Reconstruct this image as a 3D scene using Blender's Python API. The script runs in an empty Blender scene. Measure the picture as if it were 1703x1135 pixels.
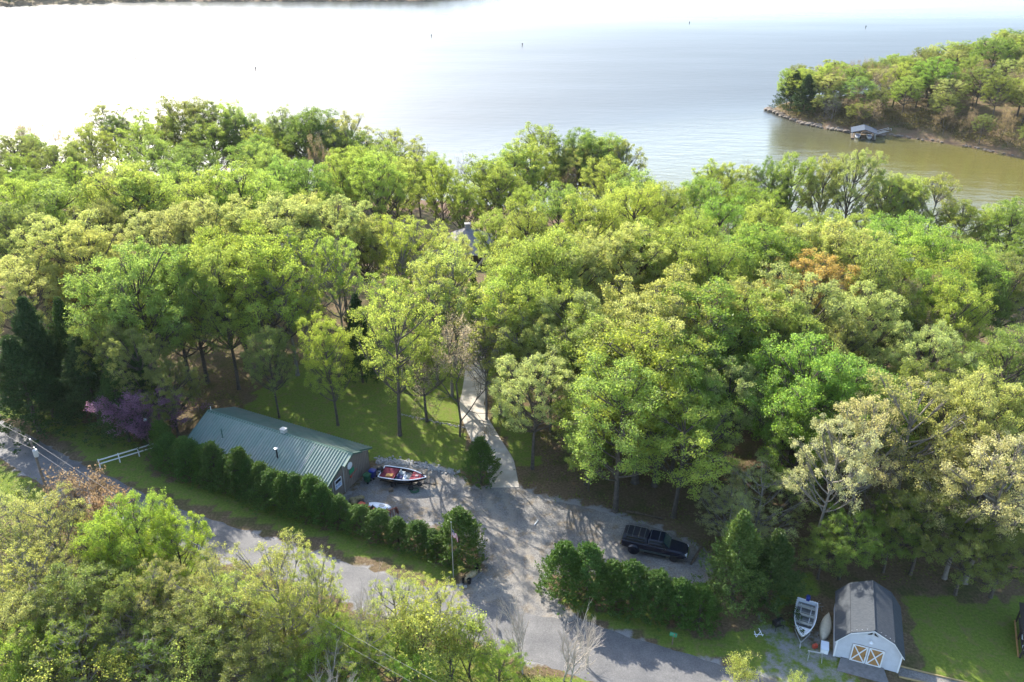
import bpy, bmesh, math, random
import numpy as np
from mathutils import Vector, Matrix

# ---------------------------------------------------------------- camera, sky, sun, exposure
SC = bpy.context.scene
COL = SC.collection
R = math.radians
cam_d = bpy.data.cameras.new('camera')
cam_d.sensor_width = 36.0
cam_d.lens = 27.99
cam_d.clip_start = 0.5
cam_d.clip_end = 6000
cam = bpy.data.objects.new('camera', cam_d)
COL.objects.link(cam)
cam.location = (0, 0, 54.0)
cam.rotation_euler = (R(63.0), 0, 0)
SC.camera = cam

SUN_EL, SUN_LEFT = 34.0, 32.0          # sun height, and how far left of the view it stands
w = bpy.data.worlds.new('World')
SC.world = w
w.use_nodes = True
nt = w.node_tree
sky = nt.nodes.new('ShaderNodeTexSky')
sky.sky_type = 'NISHITA'
sky.sun_disc = False
sky.sun_elevation = R(SUN_EL)
sky.sun_rotation = R(-SUN_LEFT)
sky.air_density = 1.0
sky.dust_density = 1.3
sky.ozone_density = 1.5
bg = nt.nodes['Background']
bg.inputs['Strength'].default_value = 0.15
nt.links.new(sky.outputs['Color'], bg.inputs['Color'])
sun_d = bpy.data.lights.new('sun', 'SUN')
sun_d.energy = 3.9
sun_d.angle = R(0.5)
sun_d.color = (1.0, 0.925, 0.81)
sun = bpy.data.objects.new('sun', sun_d)
COL.objects.link(sun)
SDIR = Vector((-math.sin(R(SUN_LEFT)) * math.cos(R(SUN_EL)), math.cos(R(SUN_LEFT)) * math.cos(R(SUN_EL)), math.sin(R(SUN_EL))))
sun.rotation_euler = SDIR.to_track_quat('Z', 'Y').to_euler()
sun.location = SDIR * 200
vs = SC.view_settings
vs.view_transform = 'Standard'
vs.look = 'None'
vs.exposure = 1.8
vs.gamma = 1.0
vs.use_curve_mapping = False
cy = SC.cycles
cy.use_denoising = True
cy.max_bounces = 8
cy.diffuse_bounces = 5
cy.glossy_bounces = 3
cy.transmission_bounces = 5
cy.transparent_max_bounces = 4
cy.sample_clamp_indirect = 6
cy.caustics_reflective = False
cy.caustics_refractive = False

HAZE = 0.00004

# ---------------------------------------------------------------- helpers
random.seed(11)
RNG = np.random.default_rng(11)

def tag(o, label=None, cat=None, group=None, kind=None):
    if label: o['label'] = label
    if cat: o['category'] = cat
    if group: o['group'] = group
    if kind: o['kind'] = kind
    return o

def link(name, me, mat=None, parent=None):
    o = bpy.data.objects.new(name, me)
    COL.objects.link(o)
    if mat is not None and me is not None and len(me.materials) == 0:
        me.materials.append(mat)
    if parent is not None:
        o.parent = parent
    return o

def empty(name, loc=(0, 0, 0), rz=0.0):
    o = bpy.data.objects.new(name, None)
    COL.objects.link(o)
    o.location = loc
    o.rotation_euler = (0, 0, rz)
    o.empty_display_size = 0.3
    return o

def copy_tree(o, parent=None):
    c = o.copy()
    COL.objects.link(c)
    c.parent = parent
    for ch in list(o.children):
        copy_tree(ch, c)
    return c

def np_mesh(name, V, Q, smooth=False):
    """mesh of quads (or tris) from numpy arrays"""
    V = np.asarray(V, dtype=np.float32)
    Q = np.asarray(Q, dtype=np.int32)
    me = bpy.data.meshes.new(name)
    k = Q.shape[1]
    me.vertices.add(len(V))
    me.vertices.foreach_set('co', V.ravel())
    me.loops.add(Q.size)
    me.loops.foreach_set('vertex_index', Q.ravel())
    me.polygons.add(len(Q))
    me.polygons.foreach_set('loop_start', np.arange(0, Q.size, k, dtype=np.int32))
    if smooth:
        me.polygons.foreach_set('use_smooth', np.ones(len(Q), dtype=bool))
    me.update(calc_edges=True)
    me.validate()
    return me

class MB:
    """collects simple solids into ONE mesh"""
    def __init__(self):
        self.v = []
        self.f = []
    def add(self, vs, fs, M=None):
        n = len(self.v)
        for p in vs:
            p = Vector(p)
            self.v.append(M @ p if M is not None else p)
        for f in fs:
            self.f.append(tuple(i + n for i in f))
        return self
    def box(self, c, s, rz=0.0, ry=0.0, rx=0.0):
        M = Matrix.Translation(Vector(c)) @ Matrix.Rotation(rz, 4, 'Z') @ Matrix.Rotation(ry, 4, 'Y') @ Matrix.Rotation(rx, 4, 'X')
        x, y, z = s[0] / 2, s[1] / 2, s[2] / 2
        vs = [(-x, -y, -z), (x, -y, -z), (x, y, -z), (-x, y, -z), (-x, -y, z), (x, -y, z), (x, y, z), (-x, y, z)]
        fs = [(3, 2, 1, 0), (4, 5, 6, 7), (0, 1, 5, 4), (1, 2, 6, 5), (2, 3, 7, 6), (3, 0, 4, 7)]
        return self.add(vs, fs, M)
    def cyl(self, p0, p1, r0, r1=None, n=8):
        r1 = r0 if r1 is None else r1
        p0, p1 = Vector(p0), Vector(p1)
        d = (p1 - p0).normalized()
        a = d.orthogonal().normalized()
        b = d.cross(a)
        vs = []
        for p, r in ((p0, r0), (p1, r1)):
            for i in range(n):
                t = 2 * math.pi * i / n
                vs.append(p + a * (r * math.cos(t)) + b * (r * math.sin(t)))
        fs = [(i, (i + 1) % n, n + (i + 1) % n, n + i) for i in range(n)]
        fs += [tuple(range(n - 1, -1, -1)), tuple(range(n, 2 * n))]
        return self.add(vs, fs)
    def path(self, pts, r, n=6):
        for a, b in zip(pts[:-1], pts[1:]):
            self.cyl(a, b, r, r, n)
        return self
    def prism(self, poly, z0, z1, M=None):
        n = len(poly)
        vs = [(x, y, z0) for x, y in poly] + [(x, y, z1) for x, y in poly]
        fs = [tuple(range(n - 1, -1, -1)), tuple(range(n, 2 * n))]
        fs += [(i, (i + 1) % n, n + (i + 1) % n, n + i) for i in range(n)]
        return self.add(vs, fs, M)
    def extrude(self, poly, d):
        """poly: 3-D polygon, d: thickness vector"""
        n = len(poly)
        d = Vector(d)
        vs = [Vector(p) for p in poly] + [Vector(p) + d for p in poly]
        fs = [tuple(range(n - 1, -1, -1)), tuple(range(n, 2 * n))]
        fs += [(i, (i + 1) % n, n + (i + 1) % n, n + i) for i in range(n)]
        return self.add(vs, fs)
    def loft(self, rings, cap=True):
        n = len(rings[0])
        vs = [p for r in rings for p in r]
        fs = []
        for k in range(len(rings) - 1):
            for i in range(n):
                j = (i + 1) % n
                fs.append((k * n + i, k * n + j, (k + 1) * n + j, (k + 1) * n + i))
        if cap:
            fs.append(tuple(range(n - 1, -1, -1)))
            fs.append(tuple((len(rings) - 1) * n + i for i in range(n)))
        return self.add(vs, fs)
    def lathe(self, prof, c=(0, 0, 0), n=12, axis='Z'):
        rings = []
        for r, z in prof:
            ring = []
            for i in range(n):
                t = 2 * math.pi * i / n
                p = (r * math.cos(t), r * math.sin(t), z)
                if axis == 'Y': p = (p[0], p[2], p[1])
                if axis == 'X': p = (p[2], p[0], p[1])
                ring.append((p[0] + c[0], p[1] + c[1], p[2] + c[2]))
            rings.append(ring)
        return self.loft(rings)
    def rock(self, c, s, seed=0):
        rr = random.Random(seed)
        bm = bmesh.new()
        bmesh.ops.create_icosphere(bm, subdivisions=1, radius=1.0)
        vs = [(Vector((v.co.x * s[0], v.co.y * s[1], v.co.z * s[2])) * rr.uniform(.75, 1.15)) + Vector(c) for v in bm.verts]
        fs = [tuple(v.index for v in f.verts) for f in bm.faces]
        bm.free()
        return self.add(vs, fs)
    def build(self, name, mat, parent=None, smooth=False, bevel=0.0):
        me = bpy.data.meshes.new(name)
        me.from_pydata([tuple(p) for p in self.v], [], self.f)
        bm = bmesh.new()
        bm.from_mesh(me)
        bmesh.ops.recalc_face_normals(bm, faces=bm.faces)
        if bevel > 0:
            es = [e for e in bm.edges if len(e.link_faces) == 2 and e.calc_face_angle(0) > 0.6]
            bmesh.ops.bevel(bm, geom=es, offset=bevel, segments=2, affect='EDGES', clamp_overlap=True)
        bm.to_mesh(me)
        bm.free()
        if smooth:
            for p in me.polygons: p.use_smooth = True
        return link(name, me, mat, parent)

# ---------------------------------------------------------------- materials
def new_mat(name):
    m = bpy.data.materials.new(name)
    m.use_nodes = True
    n = m.node_tree
    return m, n, n.nodes['Principled BSDF']

def noise(n, scale, detail=4, rough=0.6, vec=None):
    t = n.nodes.new('ShaderNodeTexNoise')
    t.inputs['Scale'].default_value = scale
    t.inputs['Detail'].default_value = detail
    t.inputs['Roughness'].default_value = rough
    if vec is not None: n.links.new(vec, t.inputs['Vector'])
    return t

def ramp(n, fac, stops):
    r = n.nodes.new('ShaderNodeValToRGB')
    el = r.color_ramp.elements
    while len(el) < len(stops): el.new(0.5)
    for e, (p, c) in zip(el, stops):
        e.position = p
        e.color = (c[0], c[1], c[2], 1)
    n.links.new(fac, r.inputs['Fac'])
    return r

def mix(n, fac, a, b):
    x = n.nodes.new('ShaderNodeMix')
    x.data_type = 'RGBA'
    for sock, val in ((x.inputs['Factor'], fac), (x.inputs[6], a), (x.inputs[7], b)):
        if isinstance(val, (int, float)): sock.default_value = val
        elif isinstance(val, tuple): sock.default_value = (val[0], val[1], val[2], 1)
        else: n.links.new(val, sock)
    return x.outputs[2]

def mth(n, op, a, b=None, clamp=False):
    x = n.nodes.new('ShaderNodeMath')
    x.operation = op
    x.use_clamp = clamp
    for sock, val in ((x.inputs[0], a), (x.inputs[1], b)):
        if val is None: continue
        if isinstance(val, (int, float)): sock.default_value = val
        else: n.links.new(val, sock)
    return x.outputs[0]

def bump(n, bsdf, height, strength, dist):
    b = n.nodes.new('ShaderNodeBump')
    b.inputs['Strength'].default_value = strength
    b.inputs['Distance'].default_value = dist
    n.links.new(height, b.inputs['Height'])
    n.links.new(b.outputs['Normal'], bsdf.inputs['Normal'])

def gpos(n):
    return n.nodes.new('ShaderNodeNewGeometry').outputs['Position']

def simple(name, col, rough=0.6, metal=0.0, var=0.25, scale=3.0, bmp=0.0, spec=0.4):
    """a colour with blotchy wear on it"""
    m, n, b = new_mat(name)
    tc = n.nodes.new('ShaderNodeTexCoord').outputs['Object']
    t = noise(n, scale, 6, 0.65, tc)
    lo = tuple(c * (1 - var) for c in col)
    hi = tuple(min(1, c * (1 + var)) for c in col)
    r = ramp(n, t.outputs['Fac'], [(0.3, lo), (0.7, hi)])
    n.links.new(r.outputs['Color'], b.inputs['Base Color'])
    b.inputs['Roughness'].default_value = rough
    b.inputs['Metallic'].default_value = metal
    b.inputs['Specular IOR Level'].default_value = spec
    if bmp > 0:
        t2 = noise(n, scale * 8, 4, 0.6, tc)
        bump(n, b, t2.outputs['Fac'], bmp, 0.02)
    return m

def leaf_mat(name, trans=0.6, gloss=0.012, vmin=0.86, vmax=1.16, boost=1.5):
    m, n, b = new_mat(name)
    n.nodes.remove(b)
    out = n.nodes['Material Output']
    oi = n.nodes.new('ShaderNodeObjectInfo')
    ge = n.nodes.new('ShaderNodeNewGeometry')
    mr = n.nodes.new('ShaderNodeMapRange')
    mr.inputs['To Min'].default_value = vmin
    mr.inputs['To Max'].default_value = vmax
    n.links.new(ge.outputs['Random Per Island'], mr.inputs['Value'])
    hsv = n.nodes.new('ShaderNodeHueSaturation')
    n.links.new(oi.outputs['Color'], hsv.inputs['Color'])
    n.links.new(mr.outputs['Result'], hsv.inputs['Value'])
    hr = mth(n, 'MULTIPLY', ge.outputs['Random Per Island'], 37.7)
    hr = mth(n, 'FRACT', hr)
    hr = mth(n, 'MULTIPLY_ADD', hr, 0.03)
    hr.node.inputs[2].default_value = 0.485
    n.links.new(hr, hsv.inputs['Hue'])
    d = n.nodes.new('ShaderNodeBsdfDiffuse')
    t = n.nodes.new('ShaderNodeBsdfTranslucent')
    g = n.nodes.new('ShaderNodeBsdfGlossy')
    g.inputs['Roughness'].default_value = 0.45
    g.inputs['Color'].default_value = (1, 1, 1, 1)
    n.links.new(hsv.outputs['Color'], d.inputs['Color'])
    tcol = mix(n, 1.0, hsv.outputs['Color'], (1.04 * boost, 1.0 * boost, 0.70 * boost))
    tcol.node.blend_type = 'MULTIPLY'
    n.links.new(tcol, t.inputs['Color'])
    m1 = n.nodes.new('ShaderNodeMixShader')
    m1.inputs[0].default_value = trans
    n.links.new(d.outputs[0], m1.inputs[1])
    n.links.new(t.outputs[0], m1.inputs[2])
    m2 = n.nodes.new('ShaderNodeMixShader')
    m2.inputs[0].default_value = gloss
    n.links.new(m1.outputs[0], m2.inputs[1])
    n.links.new(g.outputs[0], m2.inputs[2])
    n.links.new(m2.outputs[0], out.inputs['Surface'])
    return m

M = {}
M['leaf'] = leaf_mat('spring_leaf')
M['needle'] = leaf_mat('cedar_spray', 0.3, 0.015, 0.6, 1.45, 1.2)
M['bark'] = simple('bark_grey_brown', (0.085, 0.07, 0.055), 0.9, var=0.5, scale=2.5, bmp=0.6)
M['pale_bark'] = simple('bark_pale_grey', (0.19, 0.17, 0.145), 0.9, var=0.35, scale=3, bmp=0.4)
M['twig_bark'] = simple('bleached_twig_bark', (0.40, 0.35, 0.29), 0.9, var=0.25, scale=3)
M['white_paint'] = simple('white_paint', (0.72, 0.73, 0.74), 0.5, var=0.06)
M['white_plastic'] = simple('white_plastic', (0.75, 0.77, 0.80), 0.35, var=0.04)
M['cream_paint'] = simple('faded_beige', (0.42, 0.40, 0.31), 0.5, var=0.15)
M['galv'] = simple('galvanised_steel', (0.45, 0.47, 0.48), 0.4, metal=0.7, var=0.2)
M['black'] = simple('black_plastic', (0.012, 0.012, 0.013), 0.45, var=0.3)
M['rubber'] = simple('tyre_rubber', (0.018, 0.018, 0.019), 0.85, var=0.3)
M['rust'] = simple('rusty_iron', (0.12, 0.03, 0.02), 0.8, var=0.5, scale=9, bmp=0.3)
M['red'] = simple('sun_faded_red_paint', (0.42, 0.065, 0.035), 0.4, var=0.25, scale=5)
M['maroon'] = simple('maroon_carpet', (0.16, 0.025, 0.04), 0.95, var=0.3, scale=8)
M['green_plastic'] = simple('dark_green_plastic', (0.015, 0.09, 0.04), 0.45, var=0.15)
M['blue_plastic'] = simple('blue_plastic', (0.015, 0.035, 0.22), 0.4, var=0.15)
M['wood'] = simple('weathered_wood', (0.16, 0.12, 0.08), 0.85, var=0.4, scale=6, bmp=0.3)
M['pole_wood'] = simple('utility_pole_wood', (0.15, 0.12, 0.095), 0.9, var=0.35, scale=4, bmp=0.3)
M['door_wood'] = simple('tan_stained_boards', (0.36, 0.20, 0.075), 0.6, var=0.3, scale=5, bmp=0.2)
M['log'] = simple('fallen_log_bark', (0.10, 0.075, 0.05), 0.95, var=0.5, scale=7, bmp=0.8)
M['rock'] = simple('grey_limestone', (0.30, 0.29, 0.27), 0.9, var=0.4, scale=6, bmp=0.5)
M['tan_rock'] = simple('tan_sandstone', (0.34, 0.28, 0.17), 0.9, var=0.4, scale=6, bmp=0.5)
M['shore_rock'] = simple('shore_rock', (0.17, 0.14, 0.11), 0.9, var=0.4, scale=1.5, bmp=0.5)
M['glass_dark'] = simple('dark_glass', (0.012, 0.014, 0.016), 0.08, var=0.1, spec=0.8)
M['glass_green'] = simple('tinted_windscreen', (0.015, 0.05, 0.045), 0.06, var=0.1, spec=0.8)
M['wire'] = simple('overhead_wire', (0.16, 0.16, 0.16), 0.6, metal=0.0, var=0.1)
M['chrome'] = simple('chrome', (0.6, 0.62, 0.64), 0.18, metal=1.0, var=0.05)

# ---------------------------------------------------------------- terrain
LAKE = -9.0
def sm(t):
    t = np.clip(t, 0, 1)
    return t * t * (3 - 2 * t)
SHX = [-3000, -400, -160, -100, -60, -13, 30, 60, 100, 160, 400, 3000]
SHY = [260, 250, 236, 230, 217, 203, 188, 172, 152, 140, 120, 110]
PSX = [104, 108, 119, 126, 137, 151, 162, 200, 300, 500, 3000]
PSY = [328, 304, 289, 285, 281, 268, 250, 235, 215, 200, 190]
PNX = [104, 115, 150, 220, 350, 500, 3000]
PNY = [328, 345, 360, 400, 450, 470, 480]
FRX = [-3000, -600, -505, -392, -95, -60, 0, 200, 800, 3000]
FRY = [800, 830, 860, 925, 930, 1010, 1180, 1500, 1700, 1700]
def wob(x, y, k=1.0):
    return np.sin(x * 0.11 * k + y * 0.07 * k) + 0.6 * np.sin(x * 0.23 * k - y * 0.19 * k + 1.3) + 0.4 * np.sin(x * .51 * k + y * .43 * k + 4.)
def terrain(x, y):
    x = np.asarray(x, float)
    y = np.asarray(y, float)
    s = np.interp(x, SHX, SHY) - y
    near = -9 + np.where(s > 0, 0.8 * np.minimum(1, s / 2) + 8.2 * sm(s / 95), np.maximum(s * 0.25, -3))
    ps = y - np.interp(x, PSX, PSY)
    pn = np.interp(x, PNX, PNY) - y
    d = np.minimum(np.minimum(ps, pn), (x - 104) * 1.2)
    pen = -9 + np.where(d > 0, 1.3 * np.minimum(1, d / 3) + 4 * sm(d / 25) + 20 * sm((x - 125) / 140) * sm(d / 60), np.maximum(d * 0.25, -3))
    f = y - np.interp(x, FRX, FRY)
    far = -9 + np.where(f > 0, 2 * np.minimum(1, f / 6) + 34 * sm(f / 260), np.maximum(f * 0.25, -3))
    z = np.maximum(np.maximum(near, pen), far)
    return z

def inside(px, py, poly):
    px = np.asarray(px, float)
    py = np.asarray(py, float)
    c = np.zeros(px.shape, bool)
    j = len(poly) - 1
    for i in range(len(poly)):
        xi, yi = poly[i]
        xj, yj = poly[j]
        if yi != yj:
            c ^= ((yi > py) != (yj > py)) & (px < (xj - xi) * (py - yi) / (yj - yi) + xi)
        j = i
    return c

ROAD_N = [(-110, 112), (-84, 98), (-63.7, 84.4), (-52.5, 76.8), (-45.8, 72.9), (-38, 68.4), (-31, 65), (-25.2, 62.6), (-19.3, 60.2), (-13, 57.6), (-8.3, 55.8), (-4.8, 54.6), (4.0, 52.2), (7.1, 51.0), (10.8, 49.4), (15.1, 47.7), (18.3, 46.4), (25, 43.6), (40, 36.5), (60, 26)]
ROAD_S = [(-112, 108), (-87, 94), (-66.5, 81.0), (-55.5, 73.5), (-48.6, 69.4), (-41.0, 65.2), (-33.9, 61.6), (-28, 59.4), (-22, 57.0), (-15.6, 54.2), (-10.6, 52.2), (-6.6, 50.6), (0.4, 47.6), (4.6, 45.9), (8.3, 44.4), (12.4, 42.6), (16, 41.0), (22.4, 38.4), (37.4, 31.5), (57.5, 21)]
LOT = [(-18.2, 67.9), (-16.9, 70.6), (-16.0, 73.9), (-14.6, 75.2), (-10.4, 74.6), (-6.6, 73.0), (-4.9, 70.5), (0.8, 70.45), (3.5, 68.6), (7.0, 67.4), (11.4, 65.4), (14.6, 63.9), (18.0, 61.2), (19.2, 58.4), (18.2, 56.2), (14.4, 56.6), (9, 57.9), (4.2, 57.9), (2.6, 56.6), (3.0, 54.6), (5.6, 51.6), (-1.2, 53.0), (-6.0, 55.0), (-3.4, 56.6), (-2.6, 58.9), (-3.2, 62.6), (-6.5, 64.6), (-11.4, 65.0), (-15.8, 65.8)]
DRIVE_L = [(-2.3, 70.5), (-2.9, 74.0), (-4.8, 79.4), (-6.3, 84.5), (-6.8, 88.0), (-6.6, 91.4), (-6.5, 96.3), (-7.0, 103.6), (-7.2, 112), (-6.4, 122), (-5.0, 130)]
DRIVE_R = [(0.8, 70.5), (0.2, 75.7), (-1.4, 80.0), (-3.0, 84.6), (-3.6, 88.0), (-3.4, 91.4), (-3.5, 96.3), (-4.0, 103.6), (-4.0, 112), (-3.2, 122), (-1.8, 130)]
LAWNS = [
    [(-16.2, 75.6), (-34, 84), (-33, 92), (-28, 104), (-20, 110), (-12, 108), (-7.2, 104), (-6.9, 88), (-5, 79), (-3, 73), (-6.6, 73.2), (-10, 74.8), (-14.6, 75.4)],
    [(-3.4, 104), (-3, 86), (-1, 79), (0.6, 74), (2.6, 75), (2, 86), (1, 104)],
    [(35.5, 55), (34, 44), (30, 42), (40, 36), (60, 34), (60, 54), (47, 54.5), (40, 54.6)],
    [(-66, 87), (-52, 78.5), (-46, 74), (-38, 70), (-25, 64), (-13, 58.8), (-6, 56), (-5, 57.6), (-12, 61), (-18, 63.5), (-28, 68), (-40, 73), (-44, 79), (-54, 84), (-64, 91)],
    [(4, 53), (10, 50.6), (18, 47), (28, 42.6), (30, 44), (27, 47), (24, 51), (20, 51), (16.5, 50), (10, 53), (5, 54.6)],
    [(28, 58), (24, 55), (24, 52), (27, 53), (30, 55)],
    [(-110, 105), (-67, 80), (-42, 64.4), (-22.5, 55.8), (-7, 49.8), (8, 43.6), (22, 37.6), (20, 34), (0, 42), (-20, 50), (-40, 60), (-70, 76)],
]
def axis(*segs):
    out = []
    for a, b, st in segs:
        out += list(np.arange(a, b, st))
    return np.array(out + [segs[-1][1]])
gx = axis((-3000, -600, 300), (-600, -200, 25), (-200, -72, 4), (-72, 60, 1), (60, 104, 4), (104, 260, 4), (260, 600, 20), (600, 3000, 300))
gy = axis((-600, -60, 90), (-60, 30, 6), (30, 116, 1), (116, 250, 3), (250, 420, 5), (420, 780, 45), (780, 1200, 15), (1200, 3000, 200))
GX, GY = np.meshgrid(gx, gy)
GZ = terrain(GX, GY)
near_m = (GY < 125) & (np.abs(GX) < 80)
GZ = GZ + np.where(near_m, 0, 0.12 * wob(GX, GY, 0.6))
nx, ny = len(gx), len(gy)
V = np.stack([GX.ravel(), GY.ravel(), GZ.ravel()], 1)
idx = np.arange(nx * ny).reshape(ny, nx)
Q = np.stack([idx[:-1, :-1].ravel(), idx[:-1, 1:].ravel(), idx[1:, 1:].ravel(), idx[1:, :-1].ravel()], 1)
me = np_mesh('ground', V, Q, True)
jx = GX.ravel() + 0.5 * wob(GX.ravel() * 3, GY.ravel() * 3)
jy = GY.ravel() + 0.5 * wob(GY.ravel() * 3, GX.ravel() * 3)
grass = np.zeros(nx * ny)
for poly in LAWNS:
    grass = np.maximum(grass, inside(jx, jy, poly).astype(float))
gravel = np.maximum(inside(jx, jy, LOT), inside(jx, jy, ROAD_N + ROAD_S[::-1])).astype(float)
yard = inside(jx, jy, [(21, 52), (27.4, 50.5), (27, 46.4), (30, 44.5), (26, 42.5), (19, 45.6), (21, 48)])
gravel = np.maximum(gravel, yard * 0.62)
bx, by = GX.ravel(), GY.ravel()
for ox, oy in ((1, 0), (-1, 0), (0, 1), (0, -1)):
    gravel = np.maximum(gravel, 0.55 * inside(bx + ox, by + oy, LOT))
bank = ((V[:, 2] > -9.4) & (V[:, 2] < -7.6)).astype(float)
for nm, arr in (('grass', grass), ('gravel', gravel), ('bank', bank)):
    a = me.attributes.new(nm, 'FLOAT', 'POINT')
    a.data.foreach_set('value', arr.astype(np.float32))

def attr(n, name):
    a = n.nodes.new('ShaderNodeAttribute')
    a.attribute_name = name
    return a.outputs['Fac']

m, n, b = new_mat('forest_floor_and_lawn')
pos = gpos(n)
n1 = noise(n, 0.35, 6, 0.65, pos)
n2 = noise(n, 4.0, 6, 0.7, pos)
n3 = noise(n, 18.0, 3, 0.7, pos)
n4 = noise(n, 1.1, 5, 0.65, pos)
lit = ramp(n, n2.outputs['Fac'], [(0.25, (0.065, 0.046, 0.028)), (0.5, (0.135, 0.098, 0.058)), (0.75, (0.235, 0.18, 0.11))])
mossy = ramp(n, n2.outputs['Fac'], [(0.3, (0.045, 0.055, 0.016)), (0.7, (0.115, 0.115, 0.04))])
mf = ramp(n, n1.outputs['Fac'], [(0.47, (0, 0, 0)), (0.62, (0.8, 0.8, 0.8))])
litter = mix(n, mf.outputs['Color'], lit.outputs['Color'], mossy.outputs['Color'])
gr = ramp(n, n2.outputs['Fac'], [(0.25, (0.070, 0.105, 0.016)), (0.55, (0.135, 0.185, 0.030)), (0.8, (0.21, 0.235, 0.060))])
dry = ramp(n, n3.outputs['Fac'], [(0.3, (0.12, 0.095, 0.045)), (0.7, (0.24, 0.19, 0.09))])
df = ramp(n, n4.outputs['Fac'], [(0.50, (0, 0, 0)), (0.68, (0.75, 0.75, 0.75))])
grs = mix(n, df.outputs['Color'], gr.outputs['Color'], dry.outputs['Color'])
gf = mth(n, 'ADD', attr(n, 'grass'), mth(n, 'MULTIPLY', mth(n, 'SUBTRACT', n4.outputs['Fac'], 0.5), 1.5))
gfr = ramp(n, gf, [(0.38, (0, 0, 0)), (0.66, (1, 1, 1))])
c1 = mix(n, gfr.outputs['Color'], litter, grs)
stone = ramp(n, n3.outputs['Fac'], [(0.25, (0.14, 0.135, 0.13)), (0.5, (0.24, 0.235, 0.23)), (0.8, (0.40, 0.39, 0.37))])
vf = mth(n, 'ADD', attr(n, 'gravel'), mth(n, 'MULTIPLY', mth(n, 'SUBTRACT', n4.outputs['Fac'], 0.5), 1.6))
vfr = ramp(n, vf, [(0.45, (0, 0, 0)), (0.8, (1, 1, 1))])
c2 = mix(n, vfr.outputs['Color'], c1, stone.outputs['Color'])
clay = ramp(n, n2.outputs['Fac'], [(0.3, (0.085, 0.055, 0.038)), (0.7, (0.20, 0.135, 0.09))])
c3 = mix(n, attr(n, 'bank'), c2, clay.outputs['Color'])
n.links.new(c3, b.inputs['Base Color'])
b.inputs['Roughness'].default_value = 0.95
b.inputs['Specular IOR Level'].default_value = 0.1
bump(n, b, n3.outputs['Fac'], 0.8, 0.10)
M['ground'] = m
tag(link('ground', me, m), kind='structure')

# ---------------------------------------------------------------- lake
m, n, b = new_mat('lake_water')
pos = gpos(n)
b.inputs['Base Color'].default_value = (0.075, 0.072, 0.024, 1)
b.inputs['IOR'].default_value = 1.333
b.inputs['Specular IOR Level'].default_value = 0.5
sp = n.nodes.new('ShaderNodeSeparateXYZ')
n.links.new(pos, sp.inputs[0])
# the cove behind the point lies sheltered; the open lake is ruffled by wind
cove = mth(n, 'SUBTRACT', 1.0, mth(n, 'DIVIDE', mth(n, 'SUBTRACT', sp.outputs['Y'], mth(n, 'MULTIPLY_ADD', sp.outputs['X'], 0.55)), 130.0), True)
cove.node.inputs[0].default_value = 1.0
sub = n.nodes.new('ShaderNodeMapRange')
sub.interpolation_type = 'SMOOTHSTEP'
sub.inputs['From Min'].default_value = 175
sub.inputs['From Max'].default_value = 330
sub.inputs['To Min'].default_value = 0.03
sub.inputs['To Max'].default_value = 0.40
dd = mth(n, 'SUBTRACT', sp.outputs['Y'], mth(n, 'MULTIPLY', sp.outputs['X'], 0.45))
n.links.new(dd, sub.inputs['Value'])
lee = n.nodes.new('ShaderNodeMapRange')          # calm again in the lee of the far shore
lee.interpolation_type = 'SMOOTHSTEP'
lee.inputs['From Min'].default_value = 480
lee.inputs['From Max'].default_value = 900
lee.inputs['To Min'].default_value = 1.0
lee.inputs['To Max'].default_value = 0.55
n.links.new(sp.outputs['Y'], lee.inputs['Value'])
ms = n.nodes.new('ShaderNodeMapping')
ms.inputs['Scale'].default_value = (0.006, 0.03, 1.0)
n.links.new(pos, ms.inputs['Vector'])
streak = noise(n, 1.0, 5, 0.6, ms.outputs['Vector'])
st = ramp(n, streak.outputs['Fac'], [(0.35, (0.95, 0.95, 0.95)), (0.65, (1.04, 1.04, 1.04))])
rgh = mth(n, 'MULTIPLY', mth(n, 'MULTIPLY', sub.outputs['Result'], lee.outputs['Result']), st.outputs['Color'])
n.links.new(rgh, b.inputs['Roughness'])
mp = n.nodes.new('ShaderNodeMapping')
mp.inputs['Scale'].default_value = (0.5, 1.0, 1.0)
n.links.new(pos, mp.inputs['Vector'])
w1 = noise(n, 0.55, 3, 0.55, mp.outputs['Vector'])
w2 = noise(n, 0.05, 3, 0.5, mp.outputs['Vector'])
mr_ = n.nodes.new('ShaderNodeMapping')
mr_.inputs['Scale'].default_value = (0.10, 0.22, 1.0)
mr_.inputs['Rotation'].default_value = (0, 0, 0.25)
n.links.new(pos, mr_.inputs['Vector'])
w3 = noise(n, 1.0, 6, 0.62, mr_.outputs['Vector'])
bs2 = n.nodes.new('ShaderNodeBump')
bs2.inputs['Distance'].default_value = 0.5
bs2.inputs['Strength'].default_value = 0.45
n.links.new(w3.outputs['Fac'], bs2.inputs['Height'])
bs = n.nodes.new('ShaderNodeBump')
n.links.new(bs2.outputs['Normal'], bs.inputs['Normal'])
bs.inputs['Distance'].default_value = 0.06
bs.inputs['Strength'].default_value = 0.35
n.links.new(w1.outputs['Fac'], bs.inputs['Height'])
n.links.new(bs.outputs['Normal'], b.inputs['Normal'])
deep = n.nodes.new('ShaderNodeMapRange')         # silty olive in the shallow cove, clear blue-grey over deep water
deep.inputs['From Min'].default_value = 190
deep.inputs['From Max'].default_value = 290
n.links.new(dd, deep.inputs['Value'])
wc = mix(n, deep.outputs['Result'], (0.110, 0.100, 0.028), (0.046, 0.054, 0.058))
n.links.new(wc, b.inputs['Base Color'])
M['water'] = m
me = np_mesh('lake', [(-3000, 100, LAKE), (3000, 100, LAKE), (3000, 2900, LAKE), (-3000, 2900, LAKE)], [(0, 1, 2, 3)])
tag(link('lake', me, m), kind='structure')

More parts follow.
